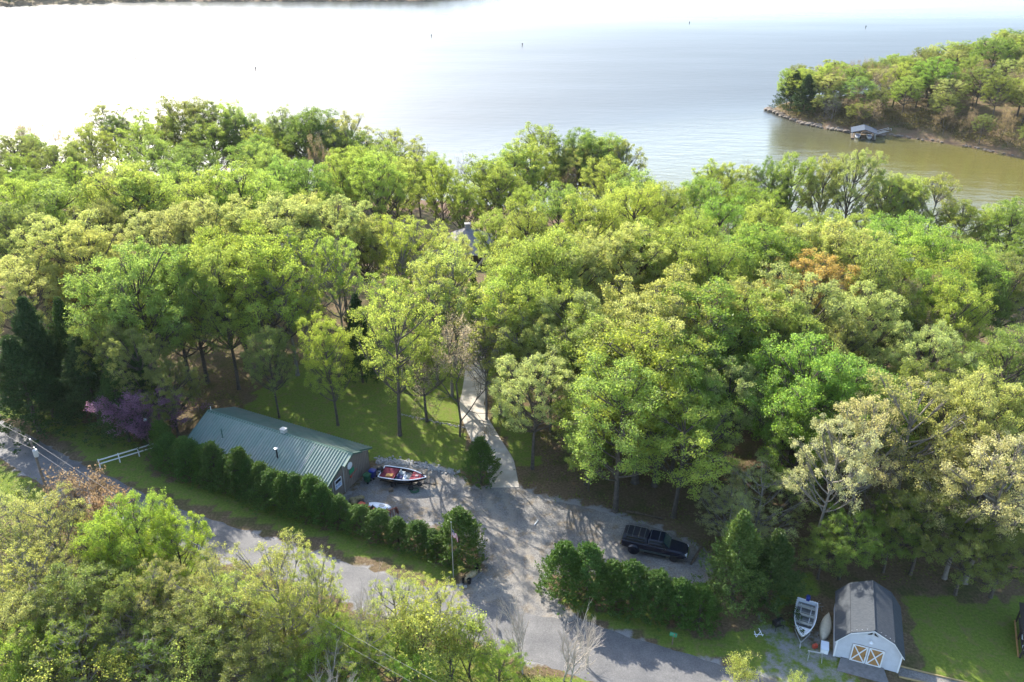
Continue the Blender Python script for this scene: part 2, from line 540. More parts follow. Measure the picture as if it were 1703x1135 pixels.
# ---------------------------------------------------------------- road, yard, drive
def ribbon(name, A, B, z, mat, sub=6, jit=0.12, crown=0.05):
    A, B = np.array(A), np.array(B)
    t = np.arange(len(A))
    tt = np.linspace(0, len(A) - 1, (len(A) - 1) * sub + 1)
    def cr(P):
        out = []
        for s in tt:
            i = min(int(s), len(P) - 2)
            f = s - i
            p0, p1, p2, p3 = P[max(i - 1, 0)], P[i], P[i + 1], P[min(i + 2, len(P) - 1)]
            out.append(0.5 * ((2 * p1) + (-p0 + p2) * f + (2 * p0 - 5 * p1 + 4 * p2 - p3) * f * f + (-p0 + 3 * p1 - 3 * p2 + p3) * f ** 3))
        return np.array(out)
    a, c = cr(A), cr(B)
    a += RNG.normal(0, jit, a.shape)
    c += RNG.normal(0, jit, c.shape)
    K = 5
    Vv, Qq = [], []
    for i in range(len(tt)):
        for k in range(K):
            f = k / (K - 1)
            p = a[i] * (1 - f) + c[i] * f
            Vv.append((p[0], p[1], float(terrain(p[0], p[1])) + z + crown * (1 - (2 * f - 1) ** 2)))
    for i in range(len(tt) - 1):
        for k in range(K - 1):
            Qq.append((i * K + k, i * K + k + 1, (i + 1) * K + k + 1, (i + 1) * K + k))
    me = np_mesh(name, Vv, Qq, True)
    bm = bmesh.new(); bm.from_mesh(me)
    bmesh.ops.recalc_face_normals(bm, faces=bm.faces)
    if sum(f.normal.z for f in bm.faces) < 0:
        bmesh.ops.reverse_faces(bm, faces=bm.faces)
    bm.to_mesh(me); bm.free()
    return tag(link(name, me, mat), kind='structure')

m, n, b = new_mat('worn_asphalt')
pos = gpos(n)
n1 = noise(n, 0.5, 6, 0.6, pos); n2 = noise(n, 9, 5, 0.75, pos); n3 = noise(n, 1.3, 6, 0.7, pos)
c = ramp(n, n1.outputs['Fac'], [(0.3, (0.080, 0.080, 0.081)), (0.7, (0.145, 0.141, 0.136))])
g = ramp(n, n2.outputs['Fac'], [(0.3, (0.65, 0.65, 0.65)), (0.7, (1.35, 1.35, 1.35))])
cc = mix(n, 1.0, c.outputs['Color'], g.outputs['Color']); cc.node.blend_type = 'MULTIPLY'
cr_ = ramp(n, n3.outputs['Fac'], [(0.485, (0, 0, 0)), (0.5, (0.5, 0.5, 0.5)), (0.515, (0, 0, 0))])
cc = mix(n, cr_.outputs['Color'], cc, (0.06, 0.06, 0.06))
n.links.new(cc, b.inputs['Base Color'])
b.inputs['Roughness'].default_value = 0.8
bump(n, b, n2.outputs['Fac'], 0.4, 0.02)
M['asphalt'] = m
ribbon('road', ROAD_N, ROAD_S, 0.006, m)

m, n, b = new_mat('crushed_stone')
pos = gpos(n)
n1 = noise(n, 0.22, 8, 0.68, pos); n2 = noise(n, 6, 6, 0.8, pos); n3 = noise(n, 0.55, 8, 0.72, pos)
c = ramp(n, n1.outputs['Fac'], [(0.32, (0.105, 0.10, 0.094)), (0.5, (0.17, 0.163, 0.153)), (0.68, (0.26, 0.243, 0.215))])
g = ramp(n, n2.outputs['Fac'], [(0.28, (0.45, 0.45, 0.45)), (0.5, (1.0, 1.0, 1.0)), (0.72, (1.7, 1.68, 1.62))])
cc = mix(n, 1.0, c.outputs['Color'], g.outputs['Color']); cc.node.blend_type = 'MULTIPLY'
df = ramp(n, n3.outputs['Fac'], [(0.50, (0, 0, 0)), (0.64, (0.75, 0.75, 0.75))])
dirt = ramp(n, n2.outputs['Fac'], [(0.3, (0.10, 0.075, 0.045)), (0.7, (0.24, 0.185, 0.115))])
cc = mix(n, df.outputs['Color'], cc, dirt.outputs['Color'])
sg = n.nodes.new('ShaderNodeSeparateXYZ')
n.links.new(pos, sg.inputs[0])
for (ax, ay, a0) in ((0.99, 0.14, 7.99), (0.90, 0.436, 26.6), (-0.36, 0.933, 52.0)):      # wheel tracks worn into the stone
    d_ = mth(n, 'ADD', mth(n, 'MULTIPLY', sg.outputs['X'], ax), mth(n, 'MULTIPLY', sg.outputs['Y'], ay))
    d_ = mth(n, 'SUBTRACT', d_, a0)
    d_ = mth(n, 'ADD', d_, mth(n, 'MULTIPLY', mth(n, 'SUBTRACT', n1.outputs['Fac'], 0.5), 5.0))
    d_ = mth(n, 'ABSOLUTE', mth(n, 'SUBTRACT', mth(n, 'ABSOLUTE', d_), 0.85))
    tf = ramp(n, d_, [(0.12, (0.55, 0.55, 0.55)), (0.5, (0, 0, 0))])
    tk = mth(n, 'MULTIPLY', tf.outputs['Color'], mth(n, 'MULTIPLY', n3.outputs['Fac'], 1.5), True)
    cc = mix(n, tk, cc, (0.27, 0.245, 0.205))
n.links.new(cc, b.inputs['Base Color'])
b.inputs['Roughness'].default_value = 0.95
b.inputs['Specular IOR Level'].default_value = 0.15
bump(n, b, n2.outputs['Fac'], 0.9, 0.06)
M['gravel'] = m
def blob_sheet(name, poly, z, mat, jit=0.25, sub=8):
    P = np.array(poly, float)
    N = len(P)
    pts = []
    for i in range(N):
        p0, p1, p2, p3 = P[i - 1], P[i], P[(i + 1) % N], P[(i + 2) % N]
        for k in range(sub):
            f = k / sub
            q = 0.5 * ((2 * p1) + (-p0 + p2) * f + (2 * p0 - 5 * p1 + 4 * p2 - p3) * f * f + (-p0 + 3 * p1 - 3 * p2 + p3) * f ** 3)
            pts.append(q + RNG.normal(0, jit, 2))
    me = bpy.data.meshes.new(name)
    bm = bmesh.new()
    vs = [bm.verts.new((p[0], p[1], z)) for p in pts]
    f = bm.faces.new(vs)
    bmesh.ops.triangulate(bm, faces=[f])
    if sum(f.normal.z for f in bm.faces) < 0:
        bmesh.ops.reverse_faces(bm, faces=bm.faces)
    bm.to_mesh(me); bm.free()
    return tag(link(name, me, mat), kind='structure')
blob_sheet('gravel_yard', LOT, 0.02, m, 0.10)

m, n, b = new_mat('pale_concrete')
pos = gpos(n)
n1 = noise(n, 0.6, 6, 0.65, pos); n2 = noise(n, 20, 3, 0.7, pos)
c = ramp(n, n1.outputs['Fac'], [(0.3, (0.31, 0.28, 0.23)), (0.7, (0.44, 0.405, 0.345))])
n.links.new(c.outputs['Color'], b.inputs['Base Color'])
b.inputs['Roughness'].default_value = 0.85
bump(n, b, n2.outputs['Fac'], 0.2, 0.01)
M['concrete'] = m
def resample(A, B, n_):
    A, B = np.array(A, float), np.array(B, float)
    mid = (A + B) / 2
    s = np.r_[0, np.cumsum(np.hypot(*np.diff(mid, axis=0).T))]
    t = np.linspace(0, s[-1], n_)
    return np.stack([np.interp(t, s, A[:, 0]), np.interp(t, s, A[:, 1])], 1), np.stack([np.interp(t, s, B[:, 0]), np.interp(t, s, B[:, 1])], 1)
drv = ribbon('driveway', DRIVE_L, DRIVE_R, 0.012, M['gravel'], 3, 0.0, 0.0)
a_, c_ = resample(DRIVE_L, DRIVE_R, 61)
for k in range(0, 60, 3):
    vs, N_ = [], 4
    for lay in (0.018, 0.075):
        for j in range(4):
            f = [0.012, 1, 2, 2.988][j]
            i = k + int(f) if f < 2.9 else k + 2
            ff = f - int(f)
            i = k + int(f)
            pa = a_[i] * (1 - ff) + a_[min(i + 1, 60)] * ff
            pc = c_[i] * (1 - ff) + c_[min(i + 1, 60)] * ff
            z = float(terrain(*(0.5 * (pa + pc))))
            vs += [(pa[0], pa[1], z + lay), (pc[0], pc[1], z + lay)]
    fs = []
    for j in range(3):
        fs.append((8 + 2 * j, 9 + 2 * j, 11 + 2 * j, 10 + 2 * j))
        fs.append((2 * j, 2 * j + 2, 8 + 2 * j + 2, 8 + 2 * j))
        fs.append((2 * j + 1, 8 + 2 * j + 1, 8 + 2 * j + 3, 2 * j + 3))
    fs += [(0, 8, 9, 1), (6, 7, 15, 14)]
    MB().add(vs, fs).build('slab', M['concrete'], drv)

# ---------------------------------------------------------------- tree prototypes
def tubes(P0, P1, R0, R1, sides=4):
    P0, P1 = np.asarray(P0, float), np.asarray(P1, float)
    R0, R1 = np.asarray(R0, float), np.asarray(R1, float)
    d = P1 - P0
    d /= np.maximum(np.linalg.norm(d, axis=1, keepdims=True), 1e-6)
    ref = np.where(np.abs(d[:, 2:3]) > 0.9, np.array([[1., 0, 0]]), np.array([[0, 0, 1.]]))
    a = np.cross(d, ref)
    a /= np.linalg.norm(a, axis=1, keepdims=True)
    b = np.cross(d, a)
    th = 2 * np.pi * np.arange(sides) / sides
    ring = a[:, None, :] * np.cos(th)[None, :, None] + b[:, None, :] * np.sin(th)[None, :, None]
    V0 = P0[:, None, :] + ring * R0[:, None, None]
    V1 = P1[:, None, :] + ring * R1[:, None, None]
    V = np.concatenate([V0, V1], 1).reshape(-1, 3)
    base = np.arange(len(P0))[:, None] * 2 * sides
    k = np.arange(sides)
    k2 = (k + 1) % sides
    Q = np.stack([base + k, base + k2, base + sides + k2, base + sides + k], 2).reshape(-1, 4)
    return V, Q

def leaves(rng, C, size, up, outw=None, aspect=0.7, along=None):
    """one small diamond face per leaf"""
    n = len(C)
    nr = rng.normal(size=(n, 3))
    nr /= np.linalg.norm(nr, axis=1, keepdims=True)
    nr = nr + np.array([0, 0, up])
    if outw is not None: nr = nr + outw
    nr /= np.maximum(np.linalg.norm(nr, axis=1, keepdims=True), 1e-6)
    t = rng.normal(size=(n, 3)) if along is None else along + 0.35 * rng.normal(size=(n, 3))
    t -= nr * (t * nr).sum(1, keepdims=True)
    t /= np.maximum(np.linalg.norm(t, axis=1, keepdims=True), 1e-6)
    u = np.cross(nr, t)
    s = size * rng.uniform(0.6, 1.4, (n, 1))
    bend = nr * s * 0.18
    V = np.stack([C - t * s, C + u * s * aspect + bend, C + t * s, C - u * s * aspect + bend], 1).reshape(-1, 3)
    return V, np.arange(4 * n).reshape(-1, 4)

def curve(p0, p1, n, rng, sag=0.0, wig=0.08):
    t = np.linspace(0, 1, n + 1)[:, None]
    L = np.linalg.norm(p1 - p0)
    c = (p0 + p1) / 2 + np.array([0, 0, sag * L]) + rng.normal(0, wig * L, 3)
    return (1 - t) ** 2 * p0 + 2 * t * (1 - t) * c + t * t * p1

def broadleaf(seed, H=20., Rr=7., z0=0.35, lobes=13, tips=330, per=46, leaf=0.19, tuft=0.55, inner=0.25, top=1.0, up=0.5, lobe_r=(0.30, 0.46), vert=0.86):
    rng = np.random.default_rng(seed)
    S0, S1, A, B = [], [], [], []
    def seg(pts, r0, r1):
        k = len(pts) - 1
        rr = np.linspace(r0, r1, k + 1)
        for i in range(k):
            S0.append(pts[i]); S1.append(pts[i + 1]); A.append(rr[i]); B.append(rr[i + 1])
    lean = rng.normal(0, 0.35, 2)
    tz = np.linspace(0, 1, 9)
    tr = np.stack([lean[0] * tz ** 2 + 0.12 * np.sin(tz * 5 + seed), lean[1] * tz ** 2 + 0.12 * np.cos(tz * 4 + seed) - 0.12, tz * H * 0.72], 1)
    tb = H * 0.0145
    S0.append(tr[0] - np.array([0, 0, 0.4])); S1.append(tr[0] + np.array([0, 0, 0.5])); A.append(tb * 1.75); B.append(tb * 1.1)
    seg(tr, tb * 1.12, tb * 0.32)
    LC, LR = [], []
    zc0 = H * z0
    for i in range(lobes):
        t = (i + 0.5) / lobes
        zz = zc0 + (H - zc0) * (0.16 + 0.70 * t)
        env = Rr * np.sqrt(max(0.05, 1 - ((zz - (zc0 + (H - zc0) * 0.42)) / ((H - zc0) * 0.62)) ** 2)) * top
        rad = env * (rng.uniform(0.25, 0.5) if t > .62 and i % 2 else rng.uniform(0.62, 0.95)) if i < lobes - 1 else Rr * .1
        az = i * 2.39996 + rng.uniform(-.4, .4)
        lr = Rr * rng.uniform(*lobe_r)
        LC.append((rad * math.cos(az), rad * math.sin(az), min(zz, H - lr * 0.85)))
        LR.append(lr)
    LC, LR = np.array(LC), np.array(LR)
    tipsP, out = [], []
    for i in range(lobes):
        c, lr = LC[i], LR[i]
        hd = np.hypot(c[0], c[1])
        az = np.clip(c[2] - hd * rng.uniform(.7, 1.2), zc0 * 0.85, H * 0.68)
        p0 = np.array([np.interp(az, tr[:, 2], tr[:, 0]), np.interp(az, tr[:, 2], tr[:, 1]), az])
        limb = curve(p0, c, 5, rng, -0.12, 0.05)
        seg(limb, tb * 0.42, tb * 0.17)
        ns = 6
        subs = []
        for k in range(ns):
            d = rng.normal(size=3); d[2] = abs(d[2]) * 0.8 + 0.05; d /= np.linalg.norm(d)
            sp_ = c + d * lr * rng.uniform(.4, .6)
            seg(curve(limb[rng.integers(2, 6)], sp_, 2, rng, 0, .08), tb * 0.15, tb * 0.08)
            subs.append(sp_)
        subs = np.array(subs)
        m_ = int(tips * (lr ** 2) / (LR ** 2).sum())
        d = rng.normal(size=(m_, 3)); d[:, 2] = d[:, 2] * 0.9 + 0.25
        d /= np.linalg.norm(d, axis=1, keepdims=True)
        T = c + d * lr * rng.uniform(.72, 1.08, (m_, 1)) * np.array([1, 1, vert])
        if inner > 0:
            mi = int(m_ * inner)
            di = rng.normal(size=(mi, 3))
            T = np.concatenate([T, c + di * lr * 0.45 - np.array([0, 0, lr * .35])])
            d = np.concatenate([d, di / np.linalg.norm(di, axis=1, keepdims=True)])
        for tp, dv in zip(T, d):
            q = (np.linalg.norm(LC - tp, axis=1) / LR)
            q[i] = 9
            if q.min() < 0.62 and rng.random() < .8: continue
            s_ = subs[np.argmin(((subs - tp) ** 2).sum(1))]
            seg(np.array([s_, tp]), tb * 0.07, 0.012)
            tipsP.append(tp); out.append(dv)
    tipsP, out = np.array(tipsP), np.array(out)
    cnt = rng.integers(int(per * .5), int(per * 1.5), len(tipsP))
    ii = np.repeat(np.arange(len(tipsP)), cnt)
    tr_ = tuft * rng.uniform(.7, 1.3, len(tipsP))
    off = rng.normal(size=(len(ii), 3))
    off /= np.linalg.norm(off, axis=1, keepdims=True)
    off *= (rng.random((len(ii), 1)) ** 0.5) * tr_[ii][:, None] * np.array([1.25, 1.25, 0.8])
    C = tipsP[ii] + off
    V, Q = leaves(rng, C, leaf, up, out[ii] * 0.45)
    TV, TQ = tubes(S0, S1, A, B, 5)
    return np_mesh('trunk', TV, TQ, True), np_mesh('crown', V, Q)

def branching(seed, H=16., spread=0.62, levels=5, nb=(3, 5), first=0.3, twig=0.012, multi=1, upw=0.25):
    """bare skeleton, recursive; returns segments and twig ends"""
    rng = np.random.default_rng(seed)
    S0, S1, A, B, ends = [], [], [], [], []
    def grow(p, d, L, r, lev):
        k = 3
        q = p
        pts = [p]
        for i in range(k):
            d = d + rng.normal(0, .12, 3) + np.array([0, 0, upw * .25])
            d = d / np.linalg.norm(d)
            q2 = q + d * L / k
            ra, rb = r * (1 - .35 * i / k), r * (1 - .35 * (i + 1) / k)
            S0.append(q); S1.append(q2); A.append(ra); B.append(rb)
            q = q2
            pts.append(q)
        if lev == 0:
            ends.append(np.array(pts[1])); ends.append(np.array(pts[2])); ends.append(q)
            return
        for c in range(rng.integers(nb[0], nb[1] + 1)):
            v = rng.normal(size=3)
            v -= d * (v @ d)
            v /= np.linalg.norm(v)
            a = spread * rng.uniform(.55, 1.3)
            nd = d * math.cos(a) + v * math.sin(a)
            s = pts[-1] if c == 0 else pts[rng.integers(1, 4)]
            grow(s, nd, L * rng.uniform(.55, .78), max(r * rng.uniform(.45, .65), twig), lev - 1)
    for k in range(multi):
        d0 = np.array([rng.normal(0, .22 if multi > 1 else .04), rng.normal(0, .22 if multi > 1 else .04), 1.])
        p0 = np.array([rng.normal(0, .25), rng.normal(0, .25), -.3]) if multi > 1 else np.array([0, 0, -.3])
        grow(p0, d0 / np.linalg.norm(d0), H * first, H * .0125, levels)
    S0, S1, A, B, ends = map(np.array, (S0, S1, A, B, ends))
    zm = max(S1[:, 2].max(), 1)
    f = H / zm
    return S0 * f, S1 * f, A, B, ends * f

def twiggy(seed, buds=0, leaf=0.09, tuft=0.22, sides=3, **kw):
    S0, S1, A, B, E = branching(seed, **kw)
    rng = np.random.default_rng(seed + 99)
    V, Q = tubes(S0, S1, A, B, sides)
    tm = np_mesh('trunk', V, Q, True)
    cm = None
    if buds:
        ii = np.repeat(np.arange(len(E)), rng.integers(max(1, buds // 2), buds * 2, len(E)))
        C = E[ii] + rng.normal(0, tuft, (len(ii), 3))
        LV, LQ = leaves(rng, C, leaf, .4)
        cm = np_mesh('crown', LV, LQ)
    ext = np.percentile(np.hypot(S1[:, 0], S1[:, 1]), 97)
    return tm, cm, ext

def conifer(seed, H=10., Rr=2.6, sprays=420, per=34, leaf=0.13, droop=0.0, power=0.75, base=0.04, lump=0.18, width=.17):
    rng = np.random.default_rng(seed)
    ph = rng.uniform(0, 6.28, 6)
    u = rng.random(sprays) ** 0.72
    z = H * (base + (1 - base) * (1 - (1 - u) ** 1.0))
    z = np.sort(z)
    az = rng.uniform(0, 2 * np.pi, sprays)
    zr = z / H
    prof = np.clip(1 - zr, 0, 1) ** power * np.clip((zr + .10) / .22, .45, 1) * 1.12
    lum = 1 + lump * (np.sin(az * 3 + ph[0] + z * 1.1) + .7 * np.sin(az * 5 + ph[1] - z * 1.9)) * .6
    rad = Rr * prof * np.maximum(lum, .5) * rng.uniform(.66, 1.1, sprays)
    dirv = np.stack([np.cos(az), np.sin(az), np.full(sprays, .75 - droop)], 1) + rng.normal(0, .22, (sprays, 3))
    dirv /= np.linalg.norm(dirv, axis=1, keepdims=True)
    Ls = rng.uniform(.45, 1.5, sprays) * (0.45 + 0.25 * Rr / 2.6)
    P0 = np.stack([rad * np.cos(az), rad * np.sin(az), z], 1) - dirv * (Ls * .55)[:, None]
    ii = np.repeat(np.arange(sprays), per)
    t = rng.random(len(ii)) ** .8
    C = P0[ii] + dirv[ii] * (t * Ls[ii])[:, None] + rng.normal(0, width, (len(ii), 3)) * (1.15 - t)[:, None]
    C[:, 2] = np.clip(C[:, 2], 0.05, H * 1.02)
    V, Q = leaves(rng, C, leaf, .2, None, .42, dirv[ii])
    S0 = [np.array([0, 0, -.3])]; S1 = [np.array([0, 0, H * .97])]; A = [H * .016 + .04]; B = [.02]
    bi = rng.choice(sprays, 70, replace=False)
    for k in bi:
        p = P0[k] + dirv[k] * Ls[k] * .3
        S0.append(np.array([0, 0, max(.2, p[2] - np.hypot(p[0], p[1]) * .4)])); S1.append(p); A.append(.03); B.append(.012)
    TV, TQ = tubes(S0, S1, A, B, 5)
    return np_mesh('trunk', TV, TQ, True), np_mesh('crown', V, Q)

PROTO = {}
def reg(key, meshes, h, r):
    tm, cm = meshes[0], meshes[1]
    PROTO.setdefault(key, []).append((tm, cm, h, r))
for s in range(6):
    reg('dome', broadleaf(20 + s, 20, 7, 0.34, 34, 430, 84, .088, .60, lobe_r=(.15, .29), inner=.2, vert=1.05), 20, 7)
for s in range(4):
    reg('tall', broadleaf(30 + s, 20, 5.5, 0.26, 32, 380, 72, .085, .58, top=.95, lobe_r=(.17, .30), inner=.2, vert=1.3), 20, 5.5)
for s in range(4):
    reg('clump', broadleaf(40 + s, 20, 7, 0.38, 36, 420, 90, .082, .50, lobe_r=(.15, .26), inner=.12), 20, 7)
for s in range(4):
    reg('sparse', broadleaf(50 + s, 20, 6, 0.42, 24, 250, 60, .088, .52, lobe_r=(.16, .28), inner=.08), 20, 6)
for s in range(2):
    reg('lawn', broadleaf(60 + s, 17, 5.5, 0.34, 22, 250, 64, .082, .50, inner=.12, lobe_r=(.17, .29)), 17, 5.5)
for s in range(3):
    reg('near', broadleaf(70 + s, 12, 5, 0.12, 30, 480, 76, .056, .38, lobe_r=(.17, .30), inner=.3), 12, 5)
for s in range(3):
    reg('near_sparse', broadleaf(80 + s, 12, 5, 0.14, 28, 360, 54, .050, .28, lobe_r=(.16, .28), inner=.25), 12, 5)
for s in range(2):
    t_ = twiggy(90 + s, 0, H=16., levels=5, nb=(3, 4), spread=.75, upw=.15)
    reg('bare', t_, 16, t_[2])
for s in range(2):
    t_ = twiggy(95 + s, 5, .075, .26, H=16., levels=5, nb=(3, 4), spread=.8, upw=.12)
    reg('bud', t_, 16, t_[2])
for s in range(2):
    t_ = twiggy(100 + s, 0, H=8., levels=4, nb=(3, 4), spread=.42, multi=3, first=.34, twig=.010)
    reg('sapling', t_, 8, t_[2])
for s in range(1):
    t_ = twiggy(105 + s, 9, .055, .12, H=8., levels=4, nb=(3, 4), spread=.55, multi=4, first=.28, twig=.012)
    reg('blossom', t_, 8, t_[2])
for s in range(2):
    t_ = twiggy(110 + s, 3, .085, .2, H=8., levels=4, nb=(3, 4), spread=.42, multi=3, first=.34, twig=.010)
    reg('weed', t_, 8, t_[2])
for s in range(2):
    reg('cedar', conifer(120 + s, 14, 4, 760, 52, .12, .1, .85, .04, .46, .26), 14, 4)
for s in range(3):
    reg('hedge', conifer(130 + s, 5.5, 1.7, 600, 40, .062, -.4, .60, .02, .34, .11), 5.5, 1.7)

PAL = {
    'Y': (0.255, 0.325, 0.070), 'G': (0.190, 0.270, 0.062), 'V': (0.195, 0.300, 0.060), 'P': (0.305, 0.345, 0.120),
    'D': (0.125, 0.180, 0.044), 'K': (0.180, 0.218, 0.062), 'O': (0.350, 0.270, 0.090), 'T': (0.245, 0.200, 0.140),
    'C': (0.385, 0.390, 0.205), 'OC': (0.300, 0.318, 0.110), 'PW': (0.320, 0.370, 0.165), 'PY': (0.300, 0.345, 0.100), 'YS': (0.255, 0.325, 0.070),
    'S': (0.260, 0.305, 0.090), 'PS': (0.255, 0.290, 0.110), 'E': (0.050, 0.090, 0.024), 'lime': (0.245, 0.350, 0.055),
    'pink': (0.240, 0.165, 0.130), 'redbud': (0.225, 0.120, 0.250), 'hedge': (0.076, 0.142, 0.024), 'weed': (0.295, 0.350, 0.085),
    'fuzzy': (0.285, 0.305, 0.120), 'taupe': (0.270, 0.215, 0.170), 'lawn': (0.255, 0.325, 0.070), 'slim': (0.255, 0.325, 0.068), 'hero': (0.265, 0.340, 0.065),
}
SHAPE = {'Y': ('tall', 'dome', 'tall'), 'G': ('tall', 'dome'), 'V': ('tall', 'dome'), 'P': ('clump',), 'D': ('dome',), 'K': ('dome', 'clump'), 'O': ('clump',),
         'T': ('bud',), 'C': ('sparse',), 'OC': ('sparse', 'clump'), 'PW': ('clump',), 'PY': ('sparse',), 'S': ('sparse',), 'PS': ('sparse',), 'B': ('bare',), 'YS': ('sparse',), 'E': ('cedar',),
         'lime': ('near',), 'pink': ('weed',), 'weed': ('weed', 'near_sparse'), 'fuzzy': ('near_sparse',), 'taupe': ('bud',), 'lawn': ('lawn',), 'slim': ('tall',), 'hero': ('lawn',), 'twig': ('sapling',)}
WHERE = {'front': 'in the thicket across the road', 'point': 'on the rocky point across the cove'}
MARKS = [(-28, 92, 'just behind the green-roofed building'), (-17, 104, 'at the back of the shaded lawn'), (-52, 96, 'behind the dark cedars'), (-9, 138, 'by the grey hip-roofed house'), (-3, 105, 'beside the concrete drive'),
         (8, 74, 'at the edge of the gravel yard'), (18, 72, 'behind the pickup'), (31, 62, 'behind the barn shed'), (48, 62, 'at the back of the barn lawn'), (50, 98, 'in the deep wood behind the barn shed'), (58, 125, 'around the golden-orange tree'),
         (20, 125, 'in the wood between drive and cove'), (90, 150, 'on the bank facing the cove'), (50, 165, 'on the bank facing the point'), (15, 185, 'on the lake shore past the house'), (-45, 205, 'on the open lake shore'),
         (-105, 215, 'on the lake shore by the bare trees'), (-60, 150, 'in the deep wood towards the lake'), (-85, 120, 'in the wood beyond the cedars'), (-40, 122, 'in the middle of the wood behind the lawn'), (-110, 165, 'in the wood short of the bare trees')]
def where(x, y, wood):
    if wood == 'front':
        return min(((-44, 58, 'in the thicket by the transformer pole'), (-33, 52, 'in the thicket opposite the tall hedge'), (-20, 46, 'in the thicket opposite the low hedge'), (-8, 46, 'at the roadside opposite the flagpole'), (3, 45, 'at the roadside opposite the yard mouth'), (20, 43, 'at the roadside opposite the letter box')), key=lambda m_: (m_[0] - x) ** 2 + (m_[1] - y) ** 2)[2]
    if wood in WHERE: return WHERE[wood]
    return min(MARKS, key=lambda m_: (m_[0] - x) ** 2 + (m_[1] - y) ** 2)[2]
def size_word(h, r):
    return ('tall' if h >= 20.5 else 'low' if h < 14 else 'medium-sized') + (' broad' if r >= 8 else ' narrow' if r <= 5.5 else '')
LOOK = {'YS': 'light-crowned yellow-green tree', 'Y': 'yellow-green broadleaf tree', 'G': 'mid-green broadleaf tree', 'V': 'vivid fresh green broadleaf tree', 'P': 'clumpy pale cream-green tree', 'D': 'dark green broadleaf tree',
        'K': 'dull olive-green tree', 'O': 'golden orange-leaved tree', 'T': 'greyish-brown tree in bud', 'C': 'cream-blossomed tree', 'OC': 'ochre-yellow tree in young leaf',
        'PW': 'whitish green tree', 'PY': 'thin pale yellow tree', 'S': 'thin open yellow-green tree', 'PS': 'thin open greyish-green tree',
        'B': 'bare leafless grey tree', 'E': 'dark evergreen cedar', 'lime': 'bright lime-green young tree', 'pink': 'pinkish-brown budding shrub', 'weed': 'lanky yellow-leaved sapling', 'fuzzy': 'sprawling pale fine-leaved tree',
        'twig': 'bare whitish twiggy sapling'}
NAME = {'E': 'cedar_tree', 'B': 'bare_tree', 'twig': 'bare_sapling', 'weed': 'sapling', 'pink': 'budding_shrub', 'T': 'budding_tree', 'redbud': 'redbud_tree', 'hedge': 'hedge_evergreen'}
tree_rng = random.Random(77)
def plant(kind, x, y, h, r, label, group=None, shape=None, name=None, cat='tree', z=None, pale=False, rot=None, col=None, wood_scale=None):
    shp = shape or tree_rng.choice(SHAPE[kind])
    tm, cm, ph, pr = tree_rng.choice(PROTO[shp])
    z = float(terrain(x, y)) if z is None else z
    root = empty(name or NAME.get(kind, 'broadleaf_tree'), (x, y, z), tree_rng.uniform(0, 6.28) if rot is None else rot)
    if wood_scale: r *= wood_scale
    root.scale = (r / pr * tree_rng.uniform(.92, 1.08), r / pr * tree_rng.uniform(.92, 1.08), h / ph)
    root.rotation_euler.x = tree_rng.uniform(-.035, .035)
    root.rotation_euler.y = tree_rng.uniform(-.035, .035)
    tag(root, label, cat, group)
    link('trunk', tm, None, root)
    if cm is not None:
        c = link('crown', cm, None, root)
        base = col or PAL[kind]
        v = tree_rng.uniform(.86, 1.14)
        c.color = (base[0] * v * tree_rng.uniform(.92, 1.08), base[1] * v, base[2] * v * tree_rng.uniform(.85, 1.15), 1)
    return root
for key, lst in PROTO.items():
    for tm, cm, h_, r_ in lst:
        tm.materials.append(M['twig_bark'] if key == 'sapling' else M['pale_bark'] if key in ('bare', 'sapling', 'sparse', 'near_sparse') else M['bark'])
        if cm is not None: cm.materials.append(M['needle'] if key in ('cedar', 'hedge') else M['leaf'])

